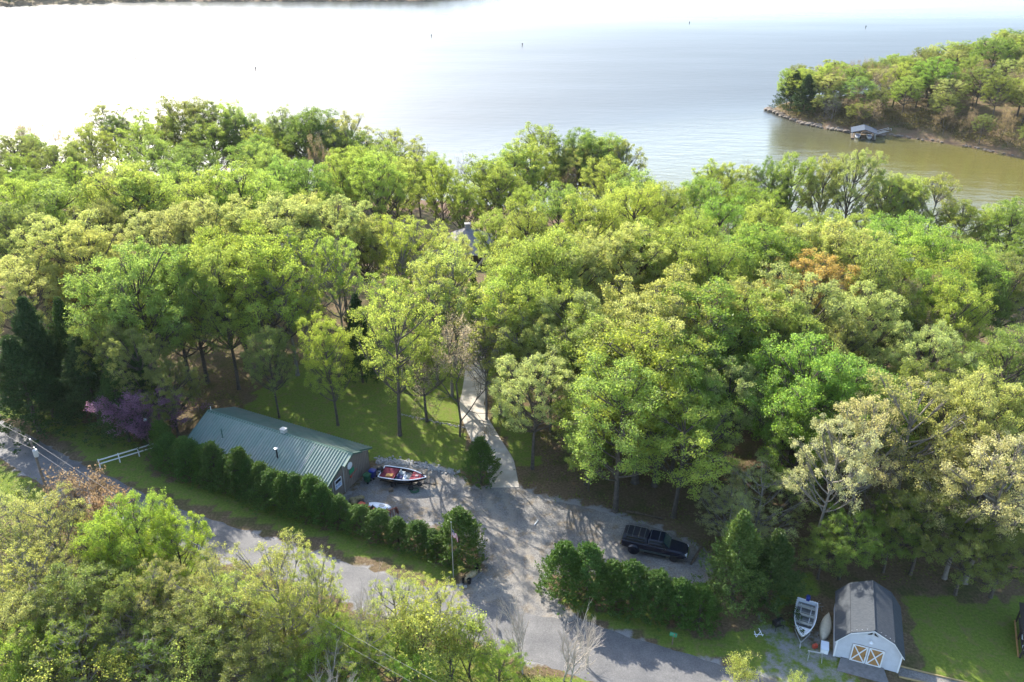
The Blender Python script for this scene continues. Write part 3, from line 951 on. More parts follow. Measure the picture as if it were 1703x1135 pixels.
TREES = [  # kind, wood, x, y, height, crown radius (metres)
    ('T', 'shore', -139.2, 228.3, 19, 6), ('T', 'shore', -131.5, 226.1, 20, 6.5), ('T', 'shore', -125.6, 225.5, 18.5, 6), ('G', 'shore', -122.0, 203.7, 15, 6), ('S', 'shore', -111.5, 223.7, 22.5, 6), ('S', 'shore', -104.8, 223.2, 21.5, 5),
    ('S', 'shore', -29.7, 202.8, 20.0, 6.5), ('S', 'shore', 26.0, 182.3, 21.5, 5), ('S', 'shore', 84.2, 154.3, 21.0, 6), ('K', 'shore', -88.2, 218.6, 24.5, 10), ('K', 'shore', -80.5, 216.4, 23.5, 8), ('K', 'shore', -101.3, 182.8, 13, 8),
    ('T', 'shore', -98.5, 224.1, 23.0, 5), ('T', 'shore', 31.0, 154.9, 14, 6), ('Y', 'shore', -73.9, 215.3, 24.5, 5), ('G', 'shore', -71.5, 213.3, 21.0, 7), ('G', 'shore', -80.4, 180.1, 19, 7), ('G', 'shore', -71.6, 175.2, 18, 7),
    ('PS', 'shore', -60.0, 211.4, 24.0, 4.5), ('PS', 'shore', -41.6, 204.0, 23.5, 6), ('PS', 'shore', -23.4, 195.2, 17, 5), ('PS', 'shore', 78.1, 157.6, 20.0, 5), ('D', 'shore', -51.4, 207.3, 23.5, 9), ('D', 'shore', -46.7, 205.5, 21.0, 7),
    ('D', 'shore', 15.2, 188.1, 22.5, 6), ('D', 'shore', -56.5, 209.5, 21.0, 6), ('Y', 'shore', -107.8, 203.9, 19, 6), ('Y', 'shore', -94.9, 204.3, 20, 7), ('Y', 'shore', -62.6, 199.8, 20, 6), ('Y', 'shore', -37.6, 200.2, 19, 6),
    ('Y', 'shore', -92.1, 218.0, 20, 7), ('Y', 'shore', -78.3, 208.5, 20, 7), ('Y', 'shore', -44.0, 202.4, 19, 6), ('Y', 'shore', -30.4, 191.6, 18, 6), ('K', 'shore', -119.2, 189.7, 18, 7), ('K', 'shore', -105.2, 183.7, 16, 6),
    ('D', 'shore', -63.8, 212.2, 20.5, 6), ('D', 'shore', -107.5, 218.0, 19, 6), ('B', 'shore', -18.9, 193.9, 17, 5), ('B', 'shore', -13.2, 195.8, 16, 4), ('B', 'shore', 53.2, 168.5, 20.5, 4), ('Y', 'shore', -0.2, 175.6, 20, 7),
    ('Y', 'shore', -6.5, 166.5, 19, 7), ('Y', 'shore', 6.5, 188.8, 23.5, 7), ('Y', 'shore', 3.8, 176.9, 21, 7), ('Y', 'shore', -2.6, 160.9, 19, 5), ('G', 'shore', 20.5, 184.6, 22.5, 7), ('G', 'shore', 23.3, 185.0, 21.5, 6),
    ('P', 'shore', 13.2, 187.4, 18, 7), ('P', 'shore', 16.8, 185.0, 19.5, 7), ('Y', 'left', -83.0, 129.1, 18, 8), ('Y', 'left', -77.6, 130.7, 18, 8), ('Y', 'left', -66.3, 133.1, 21, 9), ('Y', 'left', -62.0, 131.9, 20, 8),
    ('Y', 'left', -47.2, 131.7, 21, 9), ('Y', 'left', -50.4, 130.3, 20, 8), ('Y', 'left', -32.6, 165.4, 20, 8), ('Y', 'left', -27.1, 156.4, 20, 8), ('Y', 'left', -35.7, 162.3, 19, 6), ('G', 'left', -58.4, 178.7, 20, 8),
    ('G', 'left', -64.9, 152.4, 18, 7), ('V', 'left', -44.5, 151.9, 19, 7), ('V', 'left', -38.8, 149.9, 19, 7), ('V', 'left', -44.5, 141.8, 18, 6), ('Y', 'left', -51.9, 168.1, 20, 7), ('Y', 'left', -17.5, 176.2, 18, 6),
    ('Y', 'left', -14.1, 159.2, 18, 5), ('T', 'left', -47.7, 191.3, 19, 5), ('T', 'left', -65.1, 105.6, 16, 6), ('Y', 'left', -22.7, 174.9, 18, 6), ('Y', 'left', -24.2, 162.0, 18, 6), ('Y', 'left', -9.7, 154.4, 15, 5),
    ('P', 'left', -63.7, 106.2, 20, 9), ('P', 'left', -59.2, 104.0, 19, 7), ('P', 'left', -43.7, 111.4, 21, 8), ('P', 'left', -48.5, 110.9, 20, 8), ('P', 'left', -34.7, 111.4, 21, 9), ('P', 'left', -31.4, 117.5, 20, 8),
    ('P', 'left', -26.3, 114.9, 20, 8), ('P', 'left', -39.0, 110.9, 20, 7), ('P', 'left', -53.1, 111.3, 19, 7), ('P', 'left', -22.5, 114.6, 18, 6), ('K', 'left', -76.1, 115.7, 19, 8), ('K', 'left', -72.6, 113.0, 18, 7),
    ('K', 'left', -65.7, 122.3, 17, 7), ('PW', 'left', -65.6, 97.3, 17, 7), ('O', 'left', -61.1, 103.4, 14, 5.5), ('G', 'left', -44.9, 88.5, 22, 9), ('G', 'left', -43.3, 92.9, 19, 7), ('G', 'left', -48.1, 88.2, 20, 7),
    ('G', 'left', -41.1, 93.4, 20, 7), ('Y', 'left', -37.1, 99.0, 21, 8), ('Y', 'left', -31.3, 93.5, 21, 7.5), ('Y', 'left', -36.6, 91.7, 21, 7), ('YS', 'left', -28.1, 98.5, 21, 7.5), ('YS', 'left', -23.8, 99.1, 20, 5),
    ('YS', 'left', -29.6, 95.6, 18, 6), ('YS', 'left', -18.8, 113.7, 18, 6.5), ('YS', 'left', -14.2, 112.0, 18, 6.5), ('YS', 'left', -15.9, 107.8, 17, 6), ('YS', 'left', -14.4, 91.9, 17, 6), ('PY', 'left', -7.8, 94.9, 20, 7.5),
    ('PY', 'left', -10.2, 92.9, 19, 6), ('K', 'left', -39.7, 79.5, 11, 4.5), ('K', 'left', -43.7, 80.6, 15, 5), ('K', 'left', -48.3, 83.8, 15, 5), ('K', 'left', -29.3, 84.8, 13, 4), ('E', 'left', -56.7, 85.6, 13, 5.5),
    ('E', 'left', -51.0, 83.3, 12, 5.5), ('E', 'left', -57.7, 81.6, 13, 5.5), ('E', 'left', -43.3, 81.7, 11, 4), ('E', 'left', -54.5, 87.3, 15, 4.5), ('E', 'left', -45.8, 79.5, 11, 4), ('E', 'left', -57.7, 85.0, 16, 5),
    ('E', 'left', -20.2, 93.6, 13, 3.5), ('lawn', 'left', -13.5, 80.9, 20, 5), ('lawn', 'left', -10.7, 84.0, 13, 4), ('slim', 'left', -21.5, 83.0, 16, 3), ('taupe', 'drive', -6.3, 80.4, 16, 7.5), ('PY', 'left', -9.1, 111.5, 16, 4.5),
    ('Y', 'right', -3.1, 126.5, 15, 5), ('Y', 'right', 2.1, 117.5, 19, 6.5), ('Y', 'right', 12.8, 119.3, 20, 8), ('Y', 'right', 24.2, 152.8, 20, 8), ('Y', 'right', 19.9, 165.7, 20, 7), ('Y', 'right', 20.7, 130.6, 20, 8),
    ('Y', 'right', 44.9, 174.6, 18.0, 7), ('Y', 'right', 48.7, 171.4, 18.5, 7), ('Y', 'right', 42.4, 124.4, 19, 7), ('Y', 'right', 26.4, 138.5, 19, 7), ('Y', 'right', 19.0, 102.3, 20, 8), ('Y', 'right', 22.7, 99.7, 20, 8),
    ('Y', 'right', 25.1, 95.6, 20, 8), ('Y', 'right', 2.1, 95.2, 21, 8), ('Y', 'right', 6.1, 96.2, 21, 8), ('Y', 'right', -0.1, 88.9, 19, 7), ('Y', 'right', 9.7, 78.6, 18, 7.5), ('Y', 'right', 3.4, 86.0, 19, 7.5),
    ('Y', 'right', 28.7, 119.1, 18, 6), ('G', 'right', 7.7, 127.6, 20, 7), ('G', 'right', 35.5, 149.3, 19, 7), ('G', 'right', 60.3, 166.8, 22.0, 7), ('G', 'right', 94.1, 142.9, 19, 7), ('G', 'right', 34.1, 98.3, 20, 8),
    ('G', 'right', 53.8, 76.5, 17, 6.5), ('G', 'right', 54.4, 92.4, 18, 6), ('G', 'right', 21.4, 79.9, 21, 9), ('G', 'right', 18.0, 73.6, 17, 7), ('G', 'right', 8.0, 71.1, 12, 5), ('G', 'right', 27.2, 151.8, 17, 6),
    ('V', 'right', 44.6, 145.6, 19, 8), ('V', 'right', 36.6, 133.8, 18, 7), ('V', 'right', 34.3, 101.4, 20, 9), ('V', 'right', 31.1, 101.1, 19, 7), ('V', 'right', 59.7, 115.9, 20, 9), ('V', 'right', 59.4, 106.4, 20, 8),
    ('V', 'right', 63.5, 104.7, 18, 8), ('V', 'right', 29.4, 69.7, 19, 8), ('V', 'right', 34.7, 68.4, 17, 8), ('V', 'right', 32.4, 69.7, 17, 6), ('P', 'right', 65.4, 163.6, 22.5, 6), ('P', 'right', 69.6, 160.0, 25.0, 6.5),
    ('P', 'right', 76.1, 158.0, 20.0, 7), ('P', 'right', 43.0, 103.8, 21, 9), ('P', 'right', 48.3, 106.1, 20, 8), ('P', 'right', 39.7, 103.2, 20, 7), ('P', 'right', 13.4, 100.6, 20, 8), ('P', 'right', 16.8, 102.2, 20, 8),
    ('P', 'right', 8.3, 96.7, 20, 8), ('P', 'right', 34.5, 85.6, 20, 8.5), ('P', 'right', 7.4, 83.6, 18, 7.5), ('P', 'right', 17.7, 81.1, 21, 10), ('P', 'right', 25.7, 83.6, 20, 8), ('P', 'right', 14.3, 77.6, 20, 8),
    ('P', 'right', 4.7, 81.7, 16, 5), ('P', 'right', 40.5, 84.4, 19, 7), ('Y', 'right', 80.0, 156.1, 20.5, 6.5), ('Y', 'right', 87.7, 148.5, 17, 7), ('Y', 'right', 93.7, 147.2, 17, 7), ('Y', 'right', 46.2, 95.3, 20, 7),
    ('Y', 'right', 57.1, 96.7, 19, 7), ('Y', 'right', 70.8, 110.5, 17, 7), ('Y', 'right', 28.0, 81.6, 19, 8.5), ('Y', 'right', 30.5, 80.5, 18, 7), ('Y', 'right', 54.2, 89.0, 18, 6), ('Y', 'right', 13.7, 71.7, 20, 9),
    ('Y', 'right', 10.8, 66.6, 18, 7), ('Y', 'right', 15.6, 71.0, 17, 7), ('D', 'right', 55.1, 168.7, 20.0, 5.5), ('D', 'right', 45.7, 88.7, 16, 6), ('D', 'right', 63.7, 100.0, 16, 6), ('E', 'right', 58.2, 166.1, 16.0, 4),
    ('E', 'right', -5.7, 113.4, 8, 2), ('E', 'right', -6.1, 112.1, 7, 1.6), ('O', 'right', 38.0, 94.2, 19, 8), ('O', 'right', 33.4, 91.9, 17, 6), ('T', 'right', 52.9, 94.5, 16, 6), ('T', 'right', 48.7, 92.6, 16, 6),
    ('T', 'right', 54.4, 86.6, 15, 7), ('T', 'right', 59.3, 88.4, 14, 6), ('T', 'right', 26.8, 79.6, 14, 6), ('K', 'right', 70.6, 104.0, 17, 6), ('K', 'right', 43.9, 72.1, 15, 6), ('K', 'right', 27.9, 82.8, 17, 6),
    ('K', 'right', 36.3, 79.5, 17, 7), ('PW', 'right', 2.3, 74.1, 15, 6.5), ('PW', 'right', 22.7, 71.8, 16, 5.5), ('PW', 'right', 46.4, 77.1, 17, 6.5), ('PY', 'right', 0.9, 84.2, 16, 6), ('PY', 'right', -1.6, 85.7, 18, 6),
    ('PY', 'right', -3.2, 84.3, 14, 4), ('PY', 'left', -8.0, 90.0, 17, 5.5), ('hero', 'right', 17.0, 65.4, 15.5, 5.5), ('B', 'right', 21.8, 70.6, 13, 5), ('B', 'right', 27.6, 70.6, 13, 5), ('B', 'right', 35.8, 63.8, 13, 5),
    ('fuzzy', 'right', 24.0, 61.7, 10, 6), ('fuzzy', 'right', 21.3, 61.1, 8, 5), ('C', 'right', 28.8, 58.6, 17, 4.5), ('C', 'right', 32.7, 61.0, 18, 5), ('C', 'right', 42.4, 56.2, 17, 6.5), ('C', 'right', 40.8, 56.6, 14, 5),
    ('OC', 'right', 38.0, 63.0, 19, 6.5), ('OC', 'right', 43.6, 63.8, 19, 6.5), ('OC', 'right', 46.0, 63.1, 18, 6), ('G', 'right', 28.2, 64.9, 13, 4.5), ('G', 'right', 8.4, 70.1, 9, 3.5), ('G', 'right', 30.7, 56.7, 8, 4),
    ('G', 'right', 35.3, 57.6, 8, 4), ('G', 'right', 28.8, 56.6, 6, 3), ('K', 'right', 37.7, 57.1, 11, 5), ('K', 'right', 43.9, 54.3, 8, 5), ('K', 'right', 40.7, 54.7, 9, 5), ('P', 'front', -41.1, 55.8, 12, 5),
    ('P', 'front', -38.3, 45.5, 9, 4.5), ('P', 'front', -44.2, 55.8, 12, 5), ('B', 'front', -40.2, 58.1, 13, 4), ('B', 'front', -38.1, 51.9, 10, 4.5), ('B', 'front', -31.0, 45.2, 8, 4), ('pink', 'front', -41.5, 60.8, 10, 4),
    ('pink', 'front', -37.9, 58.5, 9, 3.5), ('lime', 'front', -32.9, 54.7, 13, 4.5), ('lime', 'front', -29.6, 54.5, 11, 3.8), ('lime', 'front', -35.3, 54.0, 11, 4), ('lime', 'front', -37.0, 43.4, 8, 3.5), ('OC', 'front', -24.2, 48.9, 11, 4.5),
    ('OC', 'front', -28.8, 48.7, 10, 4.5), ('OC', 'front', -39.8, 49.3, 11, 5), ('PY', 'front', -18.8, 47.5, 14, 5), ('PY', 'front', -16.0, 47.7, 13, 3.5), ('PY', 'front', -21.5, 46.6, 11, 4.5), ('PY', 'front', -17.4, 45.8, 9, 4.5),
    ('K', 'front', -34.4, 48.3, 10, 5), ('K', 'front', -37.5, 47.4, 9, 5), ('K', 'front', -24.5, 45.5, 9, 5), ('K', 'front', -30.8, 47.4, 9, 4.5), ('K', 'front', -20.3, 43.4, 8, 4.5), ('K', 'front', -14.2, 43.8, 7, 4),
    ('K', 'front', -41.5, 52.7, 10, 4), ('G', 'front', -33.7, 44.0, 8, 4.5), ('G', 'front', -27.4, 43.8, 7, 4.5), ('weed', 'front', -23.6, 43.2, 7, 4), ('weed', 'front', -29.9, 42.7, 6, 3.5), ('weed', 'front', -34.9, 41.5, 7, 3.5),
    ('weed', 'front', -18.8, 43.5, 6, 3.5), ('weed', 'front', -9.4, 47.0, 10, 4), ('weed', 'front', -6.1, 47.3, 9, 3.5), ('weed', 'front', -7.5, 45.2, 8, 4), ('weed', 'front', -3.4, 45.7, 7, 3), ('weed', 'front', -11.0, 44.0, 8, 4),
    ('weed', 'front', 17.6, 43.6, 4, 2.5), ('weed', 'front', -5.3, 45.1, 5, 3.5), ('weed', 'front', 22.1, 42.8, 3, 2), ('twig', 'front', -12.1, 46.9, 11, 3.5), ('twig', 'front', 0.8, 45.9, 8, 3), ('twig', 'front', 4.3, 45.1, 8, 3.5),
    ('twig', 'front', -14.4, 41.2, 8, 3.5), ('twig', 'front', 6.2, 46.3, 5, 2.5), ('twig', 'front', -1.0, 46.6, 6, 2), ('lime', 'front', -13.4, 44.4, 7, 4), ('lime', 'front', -9.2, 43.5, 6, 4), ('lime', 'front', -16.7, 42.4, 6, 4),
    ('lime', 'front', -1.0, 44.8, 4, 2.5), ('Y', 'right', 2.3, 153.6, 14.7, 5.3), ('Y', 'left', -41.0, 185.5, 11.7, 5.7), ('G', 'right', 39.8, 113.4, 12.8, 5.1), ('K', 'right', 79.5, 134.6, 12.8, 5.5), ('Y', 'left', -54.6, 159.8, 12.7, 6.3),
    ('G', 'left', -108.3, 173.2, 11.8, 4.6), ('Y', 'left', -113.4, 180.4, 14.2, 6.1), ('G', 'left', -48.2, 175.8, 15.2, 5.0), ('G', 'right', 92.8, 132.5, 15.8, 5.5), ('G', 'right', 12.6, 169.1, 12.5, 5.6), ('G', 'left', -119.0, 220.6, 12.0, 4.6),
    ('T', 'right', 79.2, 127.2, 13.8, 5.6), ('G', 'right', 35.3, 120.9, 13.8, 5.7), ('K', 'left', -110.6, 163.0, 12.9, 5.4), ('T', 'left', -67.9, 188.9, 13.0, 5.5), ('Y', 'left', -119.9, 172.9, 11.1, 6.1), ('Y', 'left', -42.1, 122.6, 15.5, 5.4),
    ('Y', 'left', -36.5, 138.7, 15.2, 4.9), ('P', 'right', 18.1, 139.2, 12.9, 4.6), ('Y', 'right', 60.2, 143.9, 15.0, 6.2), ('G', 'left', -126.5, 210.9, 15.1, 4.8), ('K', 'left', -84.2, 112.7, 14.5, 6.1), ('Y', 'left', -96.4, 167.1, 12.9, 5.3),
    ('Y', 'left', -78.9, 103.2, 14.8, 5.8), ('G', 'left', -140.7, 208.4, 15.6, 5.2), ('Y', 'left', -82.7, 170.3, 14.2, 5.4), ('G', 'left', -133.0, 188.5, 11.8, 4.6), ('Y', 'left', -76.2, 124.4, 11.6, 4.7), ('Y', 'right', 77.4, 121.0, 12.6, 5.1),
    ('P', 'left', -74.9, 159.0, 14.5, 5.4), ('T', 'left', -28.4, 131.0, 14.3, 4.8), ('G', 'right', 47.4, 116.2, 12.1, 5.1), ('G', 'left', -93.7, 151.6, 14.8, 6.1), ('T', 'right', 43.4, 132.5, 15.1, 6.3), ('G', 'right', 50.5, 68.2, 11.0, 6.4),
    ('Y', 'right', 21.8, 121.7, 15.2, 6.3), ('K', 'left', -85.4, 138.1, 15.5, 5.1), ('Y', 'right', 85.4, 137.0, 11.0, 5.8), ('Y', 'left', -59.6, 186.8, 14.6, 6.3), ('G', 'left', -92.2, 119.7, 15.5, 6.5), ('G', 'left', -148.4, 222.7, 11.7, 4.5),
    ('P', 'left', -89.6, 127.7, 13.1, 6.2), ('G', 'left', -98.3, 128.9, 11.7, 5.8), ('Y', 'right', 6.1, 104.2, 14.2, 5.2), ('G', 'left', -82.5, 152.7, 11.1, 4.5), ('Y', 'left', -90.6, 161.3, 15.6, 5.1), ('Y', 'right', 57.1, 151.4, 13.3, 5.9),
    ('P', 'left', -10.5, 120.7, 12.1, 5.0), ('K', 'left', -75.0, 139.9, 15.8, 4.9), ('P', 'left', -125.8, 194.3, 14.8, 5.2), ('T', 'left', -121.2, 163.4, 14.8, 4.9), ('Y', 'right', 67.4, 148.3, 14.2, 5.9), ('G', 'right', 2.0, 130.4, 12.5, 5.4),
    ('Y', 'left', -36.9, 176.7, 11.7, 4.9), ('T', 'right', 35.2, 127.5, 14.0, 5.4), ('P', 'left', -102.2, 142.2, 15.1, 5.8), ('P', 'right', 62.1, 131.6, 14.6, 6.3), ('G', 'right', 101.7, 135.8, 13.6, 4.5), ('P', 'left', -22.4, 186.5, 14.4, 6.2),
    ('T', 'right', 13.0, 177.7, 14.8, 4.9),
]


UNIQUE = {'taupe': 'taupe budding tree with bare lower bole at the edge of the concrete drive',
          'slim': 'slim leaf-clad tree on the lawn just behind the green metal roof',
          'hero': 'single bright yellow-green tree standing forward of the wood behind the pickup'}
lawn_lab = iter(['dark-boled yellow-green tree standing tallest on the shaded lawn', 'shorter leafy tree on the lawn between the tall dark bole and the drive'])
for kind, wood, x, y, h, r in TREES:
    if kind in UNIQUE: plant(kind, x, y, h, r, UNIQUE[kind])
    elif kind == 'lawn': plant(kind, x, y, h, r, next(lawn_lab))
    else:
        sh = None
        if wood == 'front' and kind in 'PKG': sh = tree_rng.choice(['near', 'near_sparse', 'near_sparse'])
        if wood == 'front' and kind in ('PY', 'OC'): sh = 'near_sparse'
        lab = size_word(h, r) + ' ' + LOOK[kind] + ' ' + where(x, y, wood)
        if kind == 'E' and 'cedars' in lab: lab = 'dark ragged evergreen cedar in the clump beside the redbud'
        plant(kind, x, y, h * (0.93 if wood == 'front' and h > 9 else 1), r, lab, 'look-alikes: ' + lab, sh, cat='shrub' if kind == 'pink' else 'tree', wood_scale={'front': 0.84, 'shore': 1.0}.get(wood, 0.8))
plant('redbud', -43.0, 78.6, 9.0, 5.2, 'purple-flowering redbud tree behind the white rail fence', shape='blossom')

# hedges: one clipped row along the building, a lower run to the flagpole, a run on the other side of the mouth of the yard
def row(pts, label, group):
    for x, y, h, r in pts:
        plant('hedge', x, y, h, r, label, group, 'hedge', cat='evergreen')
L1 = []
for i in range(15):
    f = i / 14
    L1.append((-39.6 + 20.4 * f + tree_rng.uniform(-.25, .25), 74.6 - 9.6 * f + tree_rng.uniform(-.25, .25), (5.3 - .2 * f) * tree_rng.uniform(.78, 1.14), 2.05 * tree_rng.uniform(.9, 1.12)))
row(L1, 'tall dark evergreen in the hedge along the green-roofed building', 'tall hedge along the building')
row([(-17.6, 64.5, 3.5, 1.75), (-15.4, 63.5, 3.1, 1.7), (-13.3, 62.6, 3.3, 1.75), (-11.3, 61.7, 3.0, 1.65), (-9.3, 60.8, 3.2, 1.7), (-7.6, 60.1, 2.9, 1.5)], 'low evergreen in the hedge between the building and the flagpole', 'low hedge towards the flagpole')
row([(4.7, 54.8, 6.0, 2.4), (6.9, 54.4, 6.1, 2.3), (8.9, 53.6, 4.9, 2.1), (10.7, 53.0, 5.3, 2.1), (12.7, 52.3, 5.0, 2.1), (14.6, 51.7, 4.5, 2.0), (16.4, 51.2, 4.2, 2.0)], 'bright-tipped evergreen in the hedge row in front of the pickup', 'hedge in front of the pickup')
plant('hedge', -5.2, 59.3, 5.9, 2.6, 'broad rounded evergreen at the end of the hedge behind the flagpole', None, 'hedge', cat='evergreen')
plant('hedge', -3.5, 71.4, 5.8, 2.0, 'lone cone-shaped evergreen where the concrete drive meets the gravel', None, 'hedge', cat='evergreen')
plant('E', 19.9, 53.4, 10.4, 3.3, 'broad ragged juniper next to the hedge end, its tip the tallest', None, 'cedar', col=(0.105, 0.150, 0.030))
plant('E', 22.9, 53.6, 8.4, 3.0, 'dark ragged juniper nearest the aluminium boat', None, 'cedar', col=(0.070, 0.115, 0.026))

# wood on the point across the cove
pr_ = random.Random(5)
def tip(kind, x, y, h, r, sh=None):
    lab = size_word(h + 5, r) + ' ' + LOOK[kind] + ' ' + WHERE['point']
    plant(kind, x, y, h, r, lab, 'look-alikes: ' + lab, sh)
for t_ in (('E', 108.5, 318, 15, 6.5), ('E', 111, 311, 14, 6), ('B', 113, 322, 15, 6), ('Y', 120, 318, 15, 5), ('Y', 129, 314, 15, 6), ('V', 153, 300, 18, 8), ('Y', 142, 305, 15, 6), ('G', 178, 310, 19, 9), ('Y', 187, 276, 18, 10), ('K', 116, 302, 9, 5), ('T', 122, 298, 9, 5)):
    tip(*t_)
done = []
for _ in range(6000):
    x = pr_.uniform(108, 250); y = pr_.uniform(225, 352)
    ps = y - np.interp(x, PSX, PSY); pn = np.interp(x, PNX, PNY) - y
    if ps < 2.5 or pn < 4 or x < 108 + (8 if ps < 14 else 0): continue
    if abs(x - 138) < 9 and ps < 12: continue
    if x / (y * .891 + 28) > .70: continue
    if any((x - a) ** 2 + (y - b_) ** 2 < (26 if ps < 16 else 42) for a, b_ in done): continue
    done.append((x, y))
    front = ps < 16
    k = pr_.choice('TTKTKTB' if front else 'YTGKYTPK')
    tip(k, x, y, pr_.uniform(8, 12) if front else pr_.uniform(12, 16), pr_.uniform(4, 5.5) if front else pr_.uniform(5, 7))
    if len(done) >= 115: break

# ---------------------------------------------------------------- green-roofed metal building
m, n, b = new_mat('green_metal_roof')
tc = n.nodes.new('ShaderNodeTexCoord').outputs['Object']
mp = n.nodes.new('ShaderNodeMapping'); mp.inputs['Scale'].default_value = (3.0, 0.35, 1); n.links.new(tc, mp.inputs['Vector'])
t1 = noise(n, 1.2, 6, 0.65, mp.outputs['Vector']); t2 = noise(n, 0.5, 5, .6, tc)
c = ramp(n, t1.outputs['Fac'], [(0.3, (0.110, 0.175, 0.140)), (0.7, (0.165, 0.235, 0.195))])
st_ = ramp(n, t2.outputs['Fac'], [(0.42, (0, 0, 0)), (0.62, (0.7, 0.7, 0.7))])
c2 = mix(n, st_.outputs['Color'], c.outputs['Color'], (0.20, 0.235, 0.20))
n.links.new(c2, b.inputs['Base Color'])
b.inputs['Roughness'].default_value = 0.42
M['roof_green'] = m
M['ridge_green'] = simple('ridge_cap_green', (0.05, 0.11, 0.08), 0.4, var=.15)
M['siding'] = simple('taupe_metal_siding', (0.20, 0.165, 0.135), 0.6, var=0.15, scale=1.5)
M['trim_grey'] = simple('pale_grey_trim', (0.42, 0.41, 0.39), 0.5, var=.1)

BR = empty('metal_building', (-19.15, 66.95, 0), R(-25.4))
tag(BR, 'long taupe metal building with ribbed green gable roof behind the hedge', 'building')
BL, BW, EZ, RZ = 20.0, 8.0, 2.75, 4.6
MB().box((-BL / 2, 0.34, 1.3), (BL - .7, .12, 2.6)).box((-BL / 2, BW - .34, 1.3), (BL - .7, .12, 2.6)).build('wall', M['siding'], BR)
for xx, nm in ((-.35, 'gable_wall'), (-BL + .35, 'gable_wall')):
    mb = MB()
    prof = [(xx, .28, 0), (xx, BW - .28, 0), (xx, BW - .28, 2.80), (xx, BW / 2, 4.50), (xx, .28, 2.80)]
    mb.extrude(prof, (-.1 if xx > -1 else .1, 0, 0))
    y = .45
    while y < BW - .4:
        top = 2.80 + (4.50 - 2.80) * (1 - abs(y - BW / 2) / (BW / 2 - .28)) - .06
        mb.box((xx + (.012 if xx > -1 else -.012), y, top / 2), (.03, .05, top))
        y += .3
    gw = mb.build(nm, M['siding'], BR)
    if xx > -1:
        gable = gw
sl = math.atan2(RZ - EZ, BW / 2)
SLEN = math.hypot(RZ - EZ, BW / 2)
for sgn in (0, 1):
    mb = MB()
    def rp(x, s, up):            # s: distance up the slope from the eave
        yy = s * math.cos(sl); zz = EZ + s * math.sin(sl)
        ny_, nz_ = -math.sin(sl), math.cos(sl)
        yy, zz = yy + ny_ * up, zz + nz_ * up
        return (x, yy if sgn == 0 else BW - yy, zz)
    def slab(x0, x1, s0, s1, u0, u1):
        vs = [rp(x, s, u) for u in (u0, u1) for x, s in ((x0, s0), (x1, s0), (x1, s1), (x0, s1))]
        mb.add(vs, [(3, 2, 1, 0), (4, 5, 6, 7), (0, 1, 5, 4), (1, 2, 6, 5), (2, 3, 7, 6), (3, 0, 4, 7)])
    slab(-BL, 0, 0, SLEN, 0, .05)
    slab(0, .45, SLEN * .62, SLEN, .002, .052)
    k = 0
    while k * .36 < BL - .1:
        x = -BL + .1 + k * .36
        slab(x, x + .09, .01, SLEN - .05, .045, .13)
        k += 1
    rs = mb.build('roof_slope', M['roof_green'], BR)
    mb = MB()
    slab(-.02, .03, -.02, SLEN * .62, -.10, .07); slab(.43, .48, SLEN * .60, SLEN, -.10, .07); slab(-BL - .03, -BL + .02, -.02, SLEN, -.10, .07)
    mb.build('rake_trim', M['ridge_green'], BR)
    mb = MB(); slab(-BL, 0, -.06, -.005, -.08, .06); mb.build('gutter', M['ridge_green'], BR)
mb = MB()
mb.extrude([(-BL - .02, BW / 2 - .25, RZ - .03), (-BL - .02, BW / 2, RZ + .12), (-BL - .02, BW / 2 + .25, RZ - .03)], (BL + .52, 0, 0)).build('ridge_cap', M['ridge_green'], BR)
mb = MB().box((-8.9, 4.1, RZ + .26), (.62, .5, .42)).box((-8.9, 4.1, RZ + .5), (.72, .6, .05))
mb.build('roof_vent', M['trim_grey'], BR, bevel=.01)
# pipes through the roof
p = MB().cyl((-7.6, 1.25, EZ + .4), (-7.6, 1.25, EZ + 1.75), .09, .09, 10).build('stove_pipe', M['black'], BR)
MB().lathe([(.02, EZ + 1.95), (.22, EZ + 1.92), (.22, EZ + 1.84), (.10, EZ + 1.76)], (-7.6, 1.25, 0), 12).build('pipe_cap', M['galv'], p)
p = MB().cyl((-15.6, 1.5, EZ + .5), (-15.6, 1.5, EZ + 2.0), .07, .07, 10).build('stove_pipe', M['ridge_green'], BR)
MB().cyl((-15.6, 1.5, EZ + .62), (-15.6, 1.5, EZ + .74), .17, .13, 12).build('flashing', M['galv'], p)
MB().cyl((-19.6, 4.1, RZ), (-19.6, 4.1, RZ + .6), .04, .04, 8).build('vent_pipe', M['white_paint'], BR)
mb = MB(); a0 = Vector((-4.2, .5, EZ + .5 * math.tan(sl) + .13)); a1 = Vector((-4.2, 3.5, EZ + 3.5 * math.tan(sl) + .13))
mb.cyl(a0, a1, .045, .045, 8).build('roof_conduit', M['galv'], BR)
# things fixed to the yard gable
for yy, hh in ((1.0, 3.0), (2.95, 3.7)):
    MB().cyl((-.26, yy, 0.05), (-.26, yy, hh), .045, .045, 8).build('downpipe', M['trim_grey'], BR)
mb = MB()
for y0, y1 in ((.3, 4.0), (4.0, 7.7)):
    pass
MB().extrude([(-.29, .35, 2.62), (-.29, 4, 4.22), (-.29, 7.65, 2.62), (-.29, 7.65, 2.74), (-.29, 4, 4.36), (-.29, .35, 2.74)], (.03, 0, 0)).build('rake_band', M['trim_grey'], BR)
wn = empty('window'); wn.parent = BR
MB().box((-.25, 1.95, 2.44), (.06, 1.1, .08)).box((-.25, 1.95, 1.36), (.06, 1.1, .08)).box((-.25, 1.42, 1.9), (.06, .08, 1.0)).box((-.25, 2.48, 1.9), (.06, .08, 1.0)).box((-.25, 1.95, 1.92), (.06, .98, .08)).build('frame', M['white_paint'], wn)
